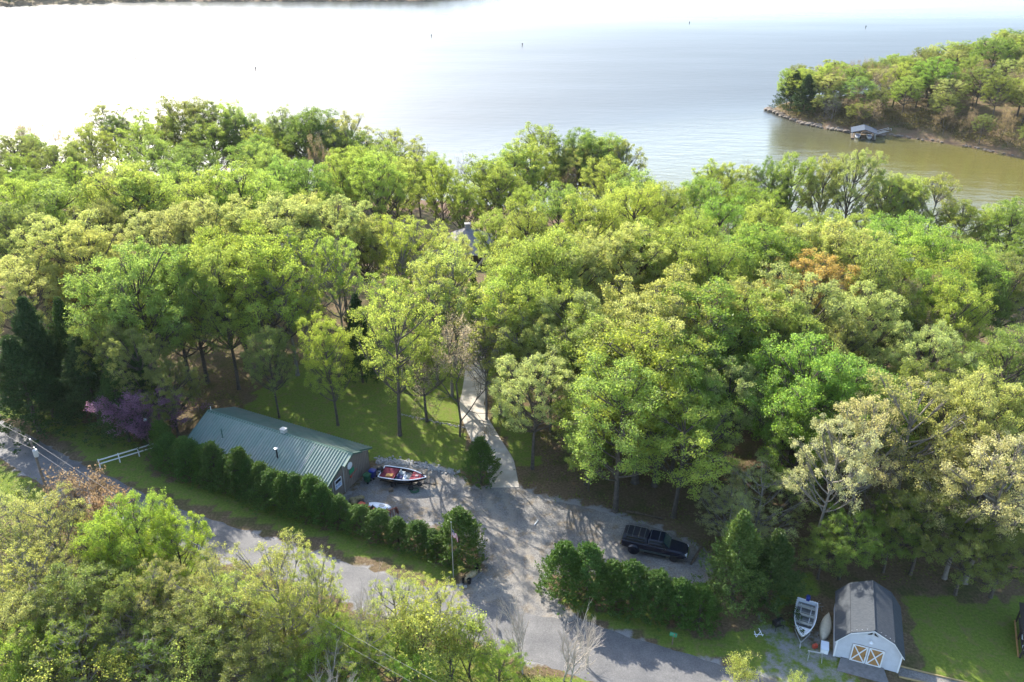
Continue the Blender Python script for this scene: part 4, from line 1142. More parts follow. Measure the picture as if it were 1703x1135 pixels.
MB().box((-.28, 1.95, 2.18), (.03, .98, .44)).build('pane', M['glass_dark'], wn)
MB().box((-.28, 1.95, 1.64), (.03, .98, .48)).build('pane', simple('pane_with_pale_blind', (.35, .42, .55), .15, var=.4, scale=4), wn)
MB().lathe([(.42, 0), (.42, .04), (.36, .05)], (0, 0, 0), 20, 'X').build('round_sign', M['white_paint'], BR).location = (-.28, 4.15, 2.75)
MB().box((-.25, 4.35, 1.95), (.04, .85, .55)).build('sign_board', simple('green_sign', (.03, .22, .10), .5, var=.1), BR)
MB().box((-.24, 4.15, 1.30), (.05, .30, .24)).cyl((-.22, 4.3, 1.38), (-.22, 5.3, 1.66), .025, .025, 6).build('hanging_tool', M['red'], BR)

# ---------------------------------------------------------------- wheelie bins
def wheelie_bin(x, y, rz, mat, label):
    t = empty('wheelie_bin', (x, y, .02), rz)
    tag(t, label, 'bin')
    rings = []
    for z, a in ((.12, .24), (.55, .28), (1.0, .32)):
        rings.append([(-a, -a, z), (a, -a, z), (a, a, z), (-a, a, z)])
    MB().loft(rings).build('body', mat, t, bevel=.03)
    MB().extrude([(-.36, -.37, 1.0), (.36, -.37, 1.0), (.36, -.37, 1.05), (.2, -.37, 1.10), (-.2, -.37, 1.10), (-.36, -.37, 1.05)], (0, .74, 0)).build('lid', mat, t, bevel=.01)
    MB().cyl((-.30, .40, 1.0), (.30, .40, 1.0), .025).build('handle', mat, t)
    for s in (-1, 1):
        MB().cyl((s * .25, .24, .12), (s * .33, .24, .12), .12, .12, 14).build('wheel', M['rubber'], t)
wheelie_bin(-16.0, 71.5, R(-115), M['green_plastic'], 'dark green wheeled bin against the gable of the metal building')
wheelie_bin(-15.5, 72.3, R(-112), M['blue_plastic'], 'blue wheeled bin beside the green one at the metal building')

# ---------------------------------------------------------------- wheels
def wheel(parent, x, y, z, r, wd, rim_mat=None, name='wheel', axis='Y'):
    t = MB().lathe([(r * .62, -wd / 2), (r * .93, -wd / 2), (r, -wd * .32), (r, wd * .32), (r * .93, wd / 2), (r * .62, wd / 2)], (0, 0, 0), 20, axis).build(name, M['rubber'], parent, smooth=False)
    t.location = (x, y, z)
    MB().lathe([(r * .2, -wd * .30), (r * .63, -wd * .46), (r * .63, wd * .46), (r * .2, wd * .30)], (0, 0, 0), 16, axis).build('rim', rim_mat or M['galv'], t)
    return t

# ---------------------------------------------------------------- pickup with canopy
M['navy'] = simple('navy_blue_car_paint', (0.003, 0.006, 0.018), 0.18, var=.15, spec=.5)
M['navy_dark'] = simple('dark_navy_canopy', (0.006, 0.009, 0.018), 0.5, var=.2)
M['sill_grey'] = simple('grey_two_tone_paint', (0.06, 0.08, 0.08), 0.35, var=.1)
PK = empty('pickup_truck', (14.05, 60.45, .02), R(-18.7))
tag(PK, 'dark navy pickup truck with roof rack and bed canopy on the gravel', 'pickup')
def section(x, wb, wt, zb, zt, k=.12):
    return [(x, -wb, zb + k), (x, -wb * 1.0, (zb + zt) * .5), (x, -wt, zt - k), (x, -wt + k, zt), (x, wt - k, zt), (x, wt, zt - k), (x, wb, (zb + zt) * .5), (x, wb, zb + k), (x, wb - k, zb), (x, -wb + k, zb)]
lower = [(-3.2, .90, .86, .55, 1.25), (-3.12, .97, .93, .5, 1.36), (-2.7, .99, .95, .48, 1.38), (-2.5, 1.0, .95, .48, 1.38), (-.7, 1.0, .95, .45, 1.38), (1.2, 1.0, .94, .45, 1.32), (1.45, .99, .92, .45, 1.27), (2.6, .98, .86, .48, 1.18), (2.95, .94, .80, .5, 1.12), (3.1, .86, .72, .55, 1.02)]
MB().loft([section(*s) for s in lower]).build('body', M['navy'], PK, smooth=False, bevel=.015)
MB().loft([section(x, a, c_, z0, z1, .1) for x, a, c_, z0, z1 in ((-.66, .94, .80, 1.30, 1.93), (-.5, .95, .80, 1.30, 1.96), (.35, .95, .78, 1.30, 1.97), (.72, .94, .74, 1.30, 1.93), (1.42, .92, .86, 1.24, 1.34))]).build('cab', M['navy'], PK)
MB().loft([section(x, a, c_, z0, z1, .12) for x, a, c_, z0, z1 in ((-3.12, .93, .78, 1.34, 1.86), (-2.9, .95, .80, 1.34, 1.94), (-1.0, .95, .80, 1.34, 1.95), (-.76, .94, .80, 1.34, 1.90))]).build('bed_canopy', M['navy_dark'], PK)
MB().extrude([(.80, -.68, 1.925), (.80, .68, 1.925), (1.40, .80, 1.385), (1.40, -.80, 1.385)], (.03, 0, .035)).build('windscreen', M['glass_green'], PK)
for s in (-1, 1):
    for x0, x1 in ((-.48, .05), (.12, .82)):
        MB().extrude([(x0, s * .955, 1.40), (x1 + (.35 if x0 > 0 else 0), s * .955, 1.40), (x1, s * .83, 1.86), (x0, s * .83, 1.86)], (0, s * .018, 0)).build('side_window', M['glass_dark'], PK)
    MB().extrude([(-2.85, s * .962, 1.45), (-1.0, s * .962, 1.45), (-1.0, s * .84, 1.84), (-2.75, s * .84, 1.84)], (0, s * .018, 0)).build('canopy_window', M['glass_dark'], PK)
    MB().box((.1, s * 1.008, .62), (3.0, .03, .2)).build('sill_panel', M['sill_grey'], PK)
    MB().box((.15, s * 1.05, .46), (2.1, .16, .05)).build('running_board', M['black'], PK)
    MB().lathe([(.50, -.22), (.58, -.05), (.58, .12)], (-1.95, s * .98, .50), 18, 'Y').build('wheel_flare', M['navy'], PK)
    wheel(PK, -1.95, s * .93, .40, .40, .34, M['chrome']); wheel(PK, 1.95, s * .90, .40, .40, .28, M['chrome'])
    MB().box((1.02, s * 1.08, 1.42), (.12, .18, .24)).build('mirror', M['black'], PK, bevel=.02)
    MB().extrude([(2.98, s * .52, .86), (2.98, s * .84, .86), (2.9, s * .80, 1.02), (2.98, s * .52, 1.04)], (.16, -s * .04, 0)).build('headlight', M['white_plastic'], PK)
    MB().box((-3.17, s * .80, 1.05), (.06, .14, .3)).build('tail_light', M['red'], PK)
MB().extrude([(2.9, -.97, .50), (3.22, -.80, .50), (3.30, 0, .50), (3.22, .80, .50), (2.9, .97, .50), (2.9, .9, .5), (2.9, -.9, .5)], (0, 0, .22)).build('front_bumper', M['chrome'], PK)
MB().box((3.12, 0, .88), (.08, .96, .22)).build('grille', M['black'], PK)
MB().box((-3.27, 0, .58), (.16, 1.8, .2)).build('rear_bumper', M['chrome'], PK)
for x in (-2.75, -2.2, -1.6, -1.05):
    MB().cyl((x, -.82, 2.06), (x, .82, 2.06), .03).box((x, -.78, 1.98), (.05, .05, .14)).box((x, .78, 1.98), (.05, .05, .14)).build('canopy_rack_bar', M['sill_grey'], PK)
for s in (-1, 1):
    MB().cyl((-2.9, s * .8, 2.06), (-.9, s * .8, 2.06), .02).build('canopy_rack_rail', M['black'], PK)
for x in (-.5, .35):
    MB().cyl((x, -.78, 2.07), (x, .78, 2.07), .025).box((x, -.74, 2.0), (.04, .04, .12)).box((x, .74, 2.0), (.04, .04, .12)).build('cab_rack_bar', M['sill_grey'], PK)

# ---------------------------------------------------------------- boats
def hull_rings(L, Bm, zk, zg, bowpow=2.2, n_=12, flat=.65, sheer=.14):
    rings = []
    for i in range(n_ + 1):
        f = i / n_
        wd = Bm / 2 * (1 - max(0, (f - .35) / .65) ** bowpow) + .02
        if f < .1: wd *= .94 + .6 * f
        kz = zk + (zg - zk) * .75 * max(0, (f - .72) / .28) ** 1.6
        g = zg + sheer * f * f
        x = -L / 2 + L * f
        rings.append([(x, -wd, g), (x, -wd * .96, (g + kz) * .55 - kz * .1), (x, -wd * flat, kz + .05), (x, 0, kz), (x, wd * flat, kz + .05), (x, wd * .96, (g + kz) * .55 - kz * .1), (x, wd, g)])
    return rings
def open_loft(mb, rings):
    k = len(rings[0])
    vs = [p for r in rings for p in r]
    fs = []
    for a in range(len(rings) - 1):
        for i in range(k - 1):
            fs.append((a * k + i, a * k + i + 1, (a + 1) * k + i + 1, (a + 1) * k + i))
    fs.append(tuple(range(k)))
    return mb.add(vs, fs)
def gunwale(parent, rings, mat, r, name='gunwale'):
    mb = MB()
    for side in (0, -1):
        mb.path([r_[side] for r_ in rings], r, 6)
    mb.cyl(rings[0][0], rings[0][-1], r)
    return mb.build(name, mat, parent)
def deck(parent, rings, i0, i1, drop, mat, name):
    vs, fs = [], []
    for k, i in enumerate(range(i0, i1 + 1)):
        a, c_ = rings[i][0], rings[i][-1]
        vs += [(a[0], a[1] * .9, a[2] - drop), (c_[0], c_[1] * .9, c_[2] - drop)]
        if k: fs.append((2 * k - 2, 2 * k - 1, 2 * k + 1, 2 * k))
    return MB().add(vs, fs).build(name, mat, parent)
M['hull_black'] = simple('black_maroon_gelcoat', (0.02, 0.01, 0.013), 0.2, var=.3)
BB = empty('bass_boat', (-11.9, 71.3, .02), R(-14))
tag(BB, 'low black bass boat with maroon carpet and black outboard, on its trailer', 'boat')
rg = hull_rings(5.2, 2.15, .62, 1.18, 2.4)
hb = open_loft(MB(), rg).build('hull', M['hull_black'], BB, smooth=True)
gunwale(BB, rg, M['white_plastic'], .055)
deck(BB, rg, 0, 4, .10, M['maroon'], 'rear_deck'); deck(BB, rg, 8, 12, .08, M['maroon'], 'front_deck'); deck(BB, rg, 4, 8, .38, simple('grey_boat_floor', (.12, .14, .15), .9), 'cockpit_floor')
MB().box((-.25, -.42, 1.0), (.5, .55, .3)).box((-.5, -.42, 1.22), (.12, .55, .35), ry=-.2).build('seat', simple('blue_boat_seat', (.02, .03, .13), .5), BB, bevel=.03)
MB().box((-.25, .36, 1.0), (.5, .55, .3)).box((-.5, .36, 1.22), (.12, .55, .35), ry=-.2).build('seat', simple('grey_boat_seat', (.40, .42, .42), .5), BB, bevel=.03)
MB().box((.35, -.5, 1.08), (.35, .6, .38)).extrude([(.40, -.8, 1.27), (.40, -.2, 1.27), (.26, -.24, 1.50), (.26, -.76, 1.50)], (.03, 0, .01)).build('console', M['white_plastic'], BB)
MB().box((-1.5, -.45, 1.16), (.8, .5, .12), .2).build('life_jackets', simple('orange_tan_cloth', (.50, .26, .08), .8, var=.4, scale=6), BB, bevel=.03)
MB().box((1.5, .1, 1.24), (.34, .3, .1)).build('bow_pedestal', simple('pink_white_cushion', (.5, .34, .34), .6), BB, bevel=.03)
om = empty('outboard_motor', (-2.75, 0, 0)); om.parent = BB
MB().loft([[(x * s_, y * s_, z) for x, y in ((-.35, -.2), (-.2, -.28), (.2, -.28), (.34, -.16), (.34, .16), (.2, .28), (-.2, .28), (-.35, .2))] for z, s_ in ((1.05, .8), (1.2, 1.0), (1.55, 1.0), (1.72, .78), (1.76, .4))]).build('cowl', M['black'], om, smooth=True)
MB().box((0, 0, .82), (.22, .16, .6)).box((0.02, 0, .5), (.5, .04, .05)).cyl((-.22, 0, .42), (.25, 0, .42), .07, .04).build('drive_leg', M['black'], om, bevel=.01)
MB().extrude([(-.2, .285, 1.3), (.2, .285, 1.36), (.2, .285, 1.42), (-.2, .285, 1.36)], (0, .008, 0)).extrude([(-.2, -.285, 1.3), (.2, -.285, 1.36), (.2, -.285, 1.42), (-.2, -.285, 1.36)], (0, -.008, 0)).build('stripe', M['white_plastic'], om)
mb = MB().cyl((.9, .15, 1.36), (2.1, .3, 1.40), .03).box((2.15, .3, 1.42), (.3, .12, .12)).box((.8, .13, 1.36), (.22, .14, .12)).build('trolling_motor', M['black'], BB)
BT = empty('boat_trailer', (-11.9, 71.3, .02), R(-14))
tag(BT, 'black boat trailer with white-rimmed wheels under the bass boat', 'trailer')
mb = MB()
for s in (-1, 1):
    mb.box((-.6, s * .72, .50), (3.9, .09, .12)); mb.cyl((1.35, s * .72, .50), (2.6, s * .06, .50), .055)
    mb.box((-.6, s * .42, .60), (3.0, .1, .08))
mb.box((-.9, 0, .40), (.1, 1.9, .09)); mb.box((-2.4, 0, .50), (.09, 1.44, .1)); mb.box((1.0, 0, .50), (.09, 1.44, .1))
mb.build('frame', M['black'], BT)
MB().cyl((2.3, 0, .50), (3.55, 0, .42), .05).box((3.55, 0, .44), (.24, .12, .1)).build('tongue', M['black'], BT)
MB().box((2.45, 0, .80), (.1, .1, .6)).cyl((3.1, .1, .05), (3.1, .1, .65), .035).build('winch_post', M['galv'], BT)
for s in (-1, 1):
    wheel(BT, -.9, s * 1.0, .31, .31, .2, M['white_paint'])
    MB().box((-.9, s * 1.0, .68), (.8, .24, .03)).build('mudguard', M['black'], BT)
wheel(BT, 2.0, -.55, .66, .29, .18, M['white_paint'], 'spare_wheel')
wheel(BT, 1.15, -1.02, .33, .31, .2, M['white_paint'])

def yard(name, mb, mat, label, cat, bevel=0, smooth=False, group=None):
    o = mb.build(name, mat, None, smooth, bevel)
    return tag(o, label, cat, group)
t = empty('hose_reel', (-10.6, 69.9, .02), R(20)); tag(t, 'coiled green hose lying in front of the bass boat trailer', 'hose')
mb = MB()
for k in range(4):
    pts = [Vector((.5 * (1 - .1 * k) * math.cos(a * .4488), .42 * (1 - .1 * k) * math.sin(a * .4488), .05 + .05 * k)) for a in range(15)]
    mb.path(pts, .03, 5)
mb.build('coil', M['green_plastic'], t)
yard('timber_block', MB().box((-13.2, 69.9, .17), (.5, .4, .3), .3).box((-13.15, 69.9, .36), (.3, .25, .08), .5), M['wood'], 'short brown timber block on the gravel beside the bass boat', 'timber')

# aluminium boat on trailer beside the white barn
JA = math.atan2(48.8 - 52.8, 24.7 - 26.5)
JB = empty('aluminium_boat', (25.55, 50.9, .02), JA)
tag(JB, 'open white aluminium boat with bench seats beside the barn shed', 'boat')
rg = hull_rings(4.5, 1.75, .42, .95, 2.6, 12, .78, .12)
open_loft(MB(), rg).build('hull', M['white_paint'], JB, smooth=True)
gunwale(JB, rg, M['white_plastic'], .045)
deck(JB, rg, 0, 8, .40, simple('grey_aluminium_floor', (.20, .21, .20), .6, metal=.3), 'floor'); deck(JB, rg, 9, 12, .10, M['white_paint'], 'bow_deck')
for x in (-1.5, -.5, .5):
    MB().box((x, 0, .80), (.28, 1.5, .06)).build('bench', M['galv'], JB, bevel=.01)
for x in (-1.9, -1.0, 0, .95):
    MB().box((x, 0, .60), (.05, 1.5, .05)).build('floor_rib', M['galv'], JB)
for s in (-1, 1):
    MB().cyl((-1.9, s * .45, .66), (.6, s * .35, .70), .03).build('oar_shaft', M['white_paint'], JB)
om = empty('outboard_motor', (-2.35, 0, 0)); om.parent = JB
MB().loft([[(x * s_, y * s_, z) for x, y in ((-.26, -.15), (0, -.2), (.24, -.13), (.24, .13), (0, .2), (-.26, .15))] for z, s_ in ((.92, .8), (1.0, 1.0), (1.25, 1.0), (1.38, .6))]).build('cowl', M['blue_plastic'], om)
MB().box((0, 0, .68), (.14, .1, .6)).cyl((-.12, 0, .36), (.16, 0, .36), .05, .03).build('drive_leg', M['galv'], om)
JT = empty('boat_trailer', (25.55, 50.9, .02), JA)
tag(JT, 'galvanised boat trailer under the white aluminium boat', 'trailer')
mb = MB()
for s in (-1, 1): mb.box((-.5, s * .6, .34), (3.2, .07, .1)).cyl((1.1, s * .6, .34), (2.3, s * .05, .34), .045)
mb.box((-.8, 0, .30), (.08, 1.7, .08)).box((.9, 0, .34), (.08, 1.2, .08)).box((2.6, 0, .34), (.8, .08, .08)).build('frame', M['galv'], JT)
for s in (-1, 1): wheel(JT, -.8, s * .92, .28, .28, .17, M['galv'])
t = empty('bicycle_frame', (27.3, 53.0, 0), R(-60)); tag(t, 'tangle of grey metal tubing behind the aluminium boat by the barn shed', 'tubing')
mb = MB(); rr = random.Random(4)
for k in range(12):
    mb.cyl((rr.uniform(-.7, .7), rr.uniform(-.3, .3), .05), (rr.uniform(-.7, .7), rr.uniform(-.3, .3), rr.uniform(.4, .8)), .022)
mb.build('tubes', M['galv'], t)
# upturned canoe
CA = math.atan2(49.1 - 51.8, 26.7 - 28.1)
o = empty('canoe', (27.35, 50.55, 0), CA); tag(o, 'faded beige upturned canoe between the aluminium boat and the barn shed', 'canoe')
rings = []
for i in range(13):
    f = i / 12; x = -1.75 + 3.5 * f
    wd = .46 * (1 - abs(2 * f - 1) ** 2.4) + .02
    h = .42 * (1 - .25 * abs(2 * f - 1) ** 3)
    rings.append([(x, -wd, .12), (x, -wd * .85, .12 + h * .6), (x, -wd * .4, .12 + h * .95), (x, 0, .12 + h), (x, wd * .4, .12 + h * .95), (x, wd * .85, .12 + h * .6), (x, wd, .12)])
mb = MB().loft(rings); mb.build('hull', M['cream_paint'], o, smooth=True)
for x in (-1.0, 1.0): MB().box((x, 0, .06), (.14, .9, .12)).build('cradle', M['wood'], o)
t = empty('cool_box', (26.45, 48.25, 0), R(70)); tag(t, 'white cool box with pale blue lid in front of the canoe', 'cool box')
MB().box((0, 0, .25), (.95, .6, .46)).build('body', M['white_plastic'], t, bevel=.03); MB().box((0, 0, .53), (1.0, .64, .09)).build('lid', simple('pale_blue_lid', (.55, .62, .70), .4, var=.05), t, bevel=.02)
yard('fuel_can', MB().box((25.75, 48.5, .2), (.42, .26, .36), .4).cyl((25.75, 48.5, .38), (25.85, 48.5, .50), .05), M['red'], 'small dark red fuel can beside the white cool box', 'can', .02)
t = empty('saw_horse', (25.3, 47.3, 0), R(-14)); tag(t, 'plain metal saw horse in front of the aluminium boat', 'saw horse')
MB().box((0, 0, .82), (1.25, .1, .07)).build('beam', M['galv'], t)
for sx in (-1, 1):
    for sy in (-1, 1): MB().cyl((sx * .5, sy * .03, .80), (sx * .56, sy * .3, 0), .028).build('leg', M['galv'], t)
t = empty('barbecue', (23.2, 50.6, 0), R(20)); tag(t, 'black covered barbecue under the junipers beside the aluminium boat', 'barbecue')
MB().loft([[(x * s_, y * s_, z) for x, y in ((-.5, -.3), (.5, -.3), (.5, .3), (-.5, .3))] for z, s_ in ((.5, .9), (.85, 1), (1.02, .85), (1.1, .5))]).build('hood', M['black'], t, bevel=.03)
for sx in (-1, 1):
    for sy in (-1, 1): MB().cyl((sx * .4, sy * .22, .55), (sx * .42, sy * .24, 0), .025).build('leg', M['black'], t)
t = empty('broken_chair', (21.4, 49.9, 0), R(40)); tag(t, 'broken white chair frame lying in the grass below the junipers', 'chair')
for a, c_ in (((-.4, 0, .03), (.4, .1, .1)), ((-.3, .3, .03), (.2, -.3, .12)), ((.1, -.3, .03), (.35, .3, .3)), ((-.4, .02, .03), (-.25, .35, .35))): MB().cyl(a, c_, .03).build('tube', M['white_paint'], t)

# ---------------------------------------------------------------- white barn shed with gambrel roof
m, n, b = new_mat('slate_grey_shingles')
tc = n.nodes.new('ShaderNodeTexCoord').outputs['Object']
br = n.nodes.new('ShaderNodeTexBrick'); br.inputs['Scale'].default_value = 3.2
br.inputs['Color1'].default_value = (.036, .044, .055, 1); br.inputs['Color2'].default_value = (.060, .070, .082, 1); br.inputs['Mortar'].default_value = (.03, .035, .04, 1)
br.inputs['Mortar Size'].default_value = .012
n.links.new(tc, br.inputs['Vector'])
t1 = noise(n, 1.5, 6, .7, tc)
cc = mix(n, mth(n, 'MULTIPLY', t1.outputs['Fac'], .5), br.outputs['Color'], (.075, .08, .085))
n.links.new(cc, b.inputs['Base Color']); b.inputs['Roughness'].default_value = .9; b.inputs['Specular IOR Level'].default_value = .2
bump(n, b, br.outputs['Fac'], .4, .02)
M['shingle'] = m
M['barn_white'] = simple('white_lap_siding', (.50, .52, .56), .55, var=.08, scale=2)
SW, SD, S1, S2, S3, KN = 5.0, 5.6, 1.95, 3.15, 3.95, .85
SH_ = empty('barn_shed', (27.0, 47.65, 0), R(-20.3))
tag(SH_, 'white barn shed with dark gambrel roof and tan crossed double doors', 'shed')
gam = [(0, 0), (SW, 0), (SW, S1), (SW - KN, S2), (SW / 2, S3), (KN, S2), (0, S1)]
for y0, d in ((0.0, .1), (SD - .1, .1)):
    g_ = MB().extrude([(x, y0, z) for x, z in gam], (0, d, 0)).build('end_wall', M['barn_white'], SH_)
    if y0 == 0:
        z = .06
        while z < S3 - .2:
            half = SW / 2 - .03 if z < S1 else (SW / 2 - (z - S1) / (S2 - S1) * KN if z < S2 else (SW / 2 - KN) * (1 - (z - S2) / (S3 - S2))) - .05
            if half < .25: break
            MB().extrude([(SW / 2 - half, -.028, z), (SW / 2 + half, -.028, z), (SW / 2 + half, -.004, z + .17), (SW / 2 - half, -.004, z + .17)], (0, .012, 0)).build('siding_board', M['barn_white'], SH_)
            z += .18
for x0 in (0.0, SW - .1):
    MB().box((x0 + .05, SD / 2, S1 / 2), (.1, SD - .22, S1)).build('side_wall', M['barn_white'], SH_)
roofp = [(-.14, S1 - .12), (KN, S2 + .03), (SW / 2, S3 + .05), (SW - KN, S2 + .03), (SW + .14, S1 - .12)]
for k in range(4):
    (xa, za), (xb, zb) = roofp[k], roofp[k + 1]
    nx_, nz_ = -(zb - za), (xb - xa)
    l_ = math.hypot(nx_, nz_); nx_, nz_ = nx_ / l_ * .06, nz_ / l_ * .06
    e = .002 * k
    MB().extrude([(xa, -.22 - e, za), (xb, -.22 - e, zb), (xb + nx_, -.22 - e, zb + nz_), (xa + nx_, -.22 - e, za + nz_)], (0, SD + .42, 0)).build('roof_slope', M['shingle'], SH_)
    MB().extrude([(xa, -.245, za - .10), (xb, -.245, zb - .10), (xb, -.245, zb + .0), (xa, -.245, za + .0)], (0, .02, 0)).build('fascia', M['white_paint'], SH_)
MB().cyl((SW / 2, -.2, S3 + .11), (SW / 2, SD + .15, S3 + .11), .06, .06, 6).build('ridge_cap', M['shingle'], SH_)
for s in (-1, 1):
    d = empty('door', (SW / 2 + s * .62 - .05, -.06, 0)); d.parent = SH_
    MB().box((0, 0, 1.08), (1.18, .05, 1.86)).build('board_panel', M['door_wood'], d)
    for k in range(7):
        MB().box((-.51 + k * .17, -.030, 1.08), (.15, .012, 1.80)).build('board', M['door_wood'], d)
    mb = MB().box((0, -.045, .20), (1.18, .03, .11)).box((0, -.045, 1.96), (1.18, .03, .11)).box((-.54, -.045, 1.08), (.1, .028, 1.65)).box((.54, -.045, 1.08), (.1, .028, 1.65))
    L_ = math.hypot(.98, 1.65); A_ = math.atan2(1.65, .98)
    mb.box((0, -.052, 1.08), (L_, .02, .10), 0, -A_).box((0, -.056, 1.08), (L_, .02, .10), 0, A_)
    mb.build('white_brace', M['white_paint'], d)
    MB().box((-s * .48, -.07, 1.05), (.03, .04, .22)).build('handle', M['black'], d)
    MB().extrude([(SW / 2 + s * .08, -.05, 3.42), (SW / 2 + s * .42, -.05, 3.30), (SW / 2 + s * .08, -.05, 3.66)], (0, -.02, 0)).build('gable_vent', M['black'], SH_)
lp = MB().cyl((SW / 2 - .05, -.03, 2.78), (SW / 2 - .05, -.30, 2.88), .02).build('lamp_arm', M['white_paint'], SH_)
MB().lathe([(.02, 2.90), (.06, 2.86), (.16, 2.74), (.155, 2.73)], (SW / 2 - .05, -.30, 0), 12).build('lamp_shade', M['white_paint'], lp)
for x in (.04, SW - .04):
    MB().box((x, -.045, S1 / 2), (.12, .03, S1 - .05)).build('corner_board', M['white_paint'], SH_)
o = MB().extrude([(.6, -.04, .16), (3.9, -.04, .16), (4.3, -1.5, .015), (.3, -1.5, .015)], (0, 0, -.14)).build('entrance_ramp', simple('grey_concrete_ramp', (.16, .155, .15), .9, var=.25), None)
o.location = (27.0, 47.65, .01); o.rotation_euler.z = R(-20.3)
tag(o, 'grey concrete ramp in front of the tan barn doors', 'ramp')
PATHN = [(32.0, 46.6), (34.5, 45.7), (37.2, 44.8), (41, 43.4)]; PATHS = [(31.6, 45.5), (34.1, 44.7), (36.8, 43.8), (40.6, 42.3)]
ribbon('garden_path', PATHN, PATHS, .012, M['gravel'], 4, .03, .0)
for pts, lab in ((PATHN, 'pale timber edging along the garden path on the lawn side'), (PATHS, 'pale timber edging along the garden path on the road side')):
    mb = MB()
    for a, c_ in zip(pts[:-1], pts[1:]):
        a, c_ = Vector((a[0], a[1], .06)), Vector((c_[0], c_[1], .06)); dd = c_ - a
        mb.box((a + c_) / 2, (dd.length, .1, .12), math.atan2(dd.y, dd.x))
    yard('path_edging', mb, simple('yellow_timber', (.34, .25, .12), .8), lab, 'edging')

# dark timber rack at the lawn's far side
RK = empty('storage_rack', (44.0, 49.2, 0), R(64)); tag(RK, 'dark timber storage rack at the far edge of the lawn by the barn shed', 'rack')
M['dark_wood'] = simple('dark_brown_timber', (.035, .026, .02), .8, var=.4, scale=6)
for x in (-2.2, 0, 2.2):
    for y in (-.5, .5): MB().box((x, y, 1.0), (.12, .12, 2.0)).build('post', M['dark_wood'], RK)
for z in (.5, 1.2):
    for k in range(4): MB().box((0, -.36 + .24 * k, z), (4.5, .18, .05)).build('shelf_board', M['dark_wood'], RK)
MB().box((0, 0, 2.06), (4.9, 1.5, .06), 0, 0, -.12).build('roof_panel', M['dark_wood'], RK)
MB().cyl((-2.2, .62, .08), (2.2, .62, .08), .07).build('base_beam', M['door_wood'], RK)
def on_rack(dx, dy, z): return RK.matrix_world @ Vector((dx, dy, z))
bpy.context.view_layer.update()
for dx, dy, z, mt, lb in ((1.6, .35, 1.23, 'teal', 'teal pot on the storage rack shelf, upright by the end post'), (-.9, .30, 1.23, 'teal', 'teal pot on the storage rack shelf, next to the middle post'), (-.4, .25, .53, 'w', 'white bucket on the lower shelf of the storage rack'), (-1.7, .3, .53, 'w', 'white tub on the lower shelf end of the storage rack')):
    p = on_rack(dx, dy, z)
    MBk = MB().lathe([(.12, 0), (.19, .34), (.20, .36), (.17, .36), (.1, .06)], (0, 0, 0), 14)
    o = MBk.build('pot' if mt == 'teal' else 'bucket', simple('teal_glaze', (.03, .22, .17), .4) if mt == 'teal' else M['white_plastic'])
    o.location = p; tag(o, lb, 'pot' if mt == 'teal' else 'bucket')

# ---------------------------------------------------------------- clutter in the gravel yard
t = empty('tarp_heap', (-16.5, 67.6, .02), R(20)); tag(t, 'tan camouflage tarp bundled over dark gear by the metal building', 'tarp')
mb = MB()
for k in range(7):
    rr = random.Random(k); mb.rock((rr.uniform(-.6, .6), rr.uniform(-.4, .4), .62 + rr.uniform(-.1, .1)), (.42, .34, .2), k)
mb.build('tarp', simple('tan_tarp', (.22, .18, .09), .9, var=.4, scale=5), t, smooth=True)
MB().box((0, 0, .3), (1.5, 1.0, .56)).build('crate', M['black'], t, bevel=.03)
for sx in (-1, 1): wheel(t, sx * .7, -.5, .22, .22, .14)
t = empty('garden_tractor', (-15.2, 66.3, .02), R(150)); tag(t, 'faded red garden tractor half hidden behind the low hedge', 'tractor')
MB().loft([section(x, .34, .28, .45, z1, .06) for x, z1 in ((.1, .95), (.3, 1.02), (.9, .98), (1.05, .86))]).build('bonnet', M['red'], t, bevel=.02)
MB().box((-.45, 0, .55), (1.0, .9, .12)).build('footplate', M['red'], t, bevel=.02)
MB().box((-.5, 0, .75), (.42, .46, .12)).box((-.72, 0, .98), (.1, .46, .4)).build('seat', M['black'], t, bevel=.03)
MB().cyl((.0, 0, .9), (-.12, 0, 1.2), .025).lathe([(.17, 1.19), (.19, 1.2), (.19, 1.22), (.16, 1.23)], (-.13, 0, 0), 14).build('steering_wheel', M['black'], t)
for s in (-1, 1): wheel(t, -.5, s * .48, .32, .32, .24); wheel(t, .75, s * .36, .20, .20, .15)
o = empty('white_kayak', (-14.0, 66.95, .02), R(-14)); tag(o, 'white sit-on kayak hull lying on the gravel behind the low hedge', 'kayak')
rings = []
for i in range(13):
    f = i / 12; x = -1.35 + 2.7 * f; wd = .46 * (1 - abs(2 * f - 1) ** 3.2) + .03
    rings.append([(x, -wd, .34), (x, -wd * .8, .14), (x, 0, .05), (x, wd * .8, .14), (x, wd, .34), (x, wd * .82, .44), (x, 0, .46), (x, -wd * .82, .44)])
MB().loft(rings).build('hull', M['white_plastic'], o, smooth=True)
MB().box((.3, 0, .455), (.6, .4, .03)).build('seat_well', M['trim_grey'], o, bevel=.01)
t = empty('hay_rake', (-12.7, 65.7, .02), R(35)); tag(t, 'rusty red-brown farm implement at the edge of the gravel yard', 'implement')
MB().cyl((-.8, 0, .75), (.8, 0, .8), .06).box((0, .3, .5), (.1, .9, .1)).build('beam', M['rust'], t)
for k in range(6):
    x = -.75 + .3 * k; MB().path([Vector((x, 0, .78)), Vector((x, -.22, .9)), Vector((x, -.45, .55)), Vector((x, -.38, 0.0))], .03, 5).build('tine', M['rust'], t)
for s in (-1, 1): MB().lathe([(.32, -.03), (.36, -.03), (.36, .03), (.32, .03)], (s * .85, .1, .36), 16, 'X').cyl((s * .85, .1, .06), (s * .85, .1, .66), .015).cyl((s * .85, -.2, .36), (s * .85, .4, .36), .015).build('wheel', M['rust'], t)
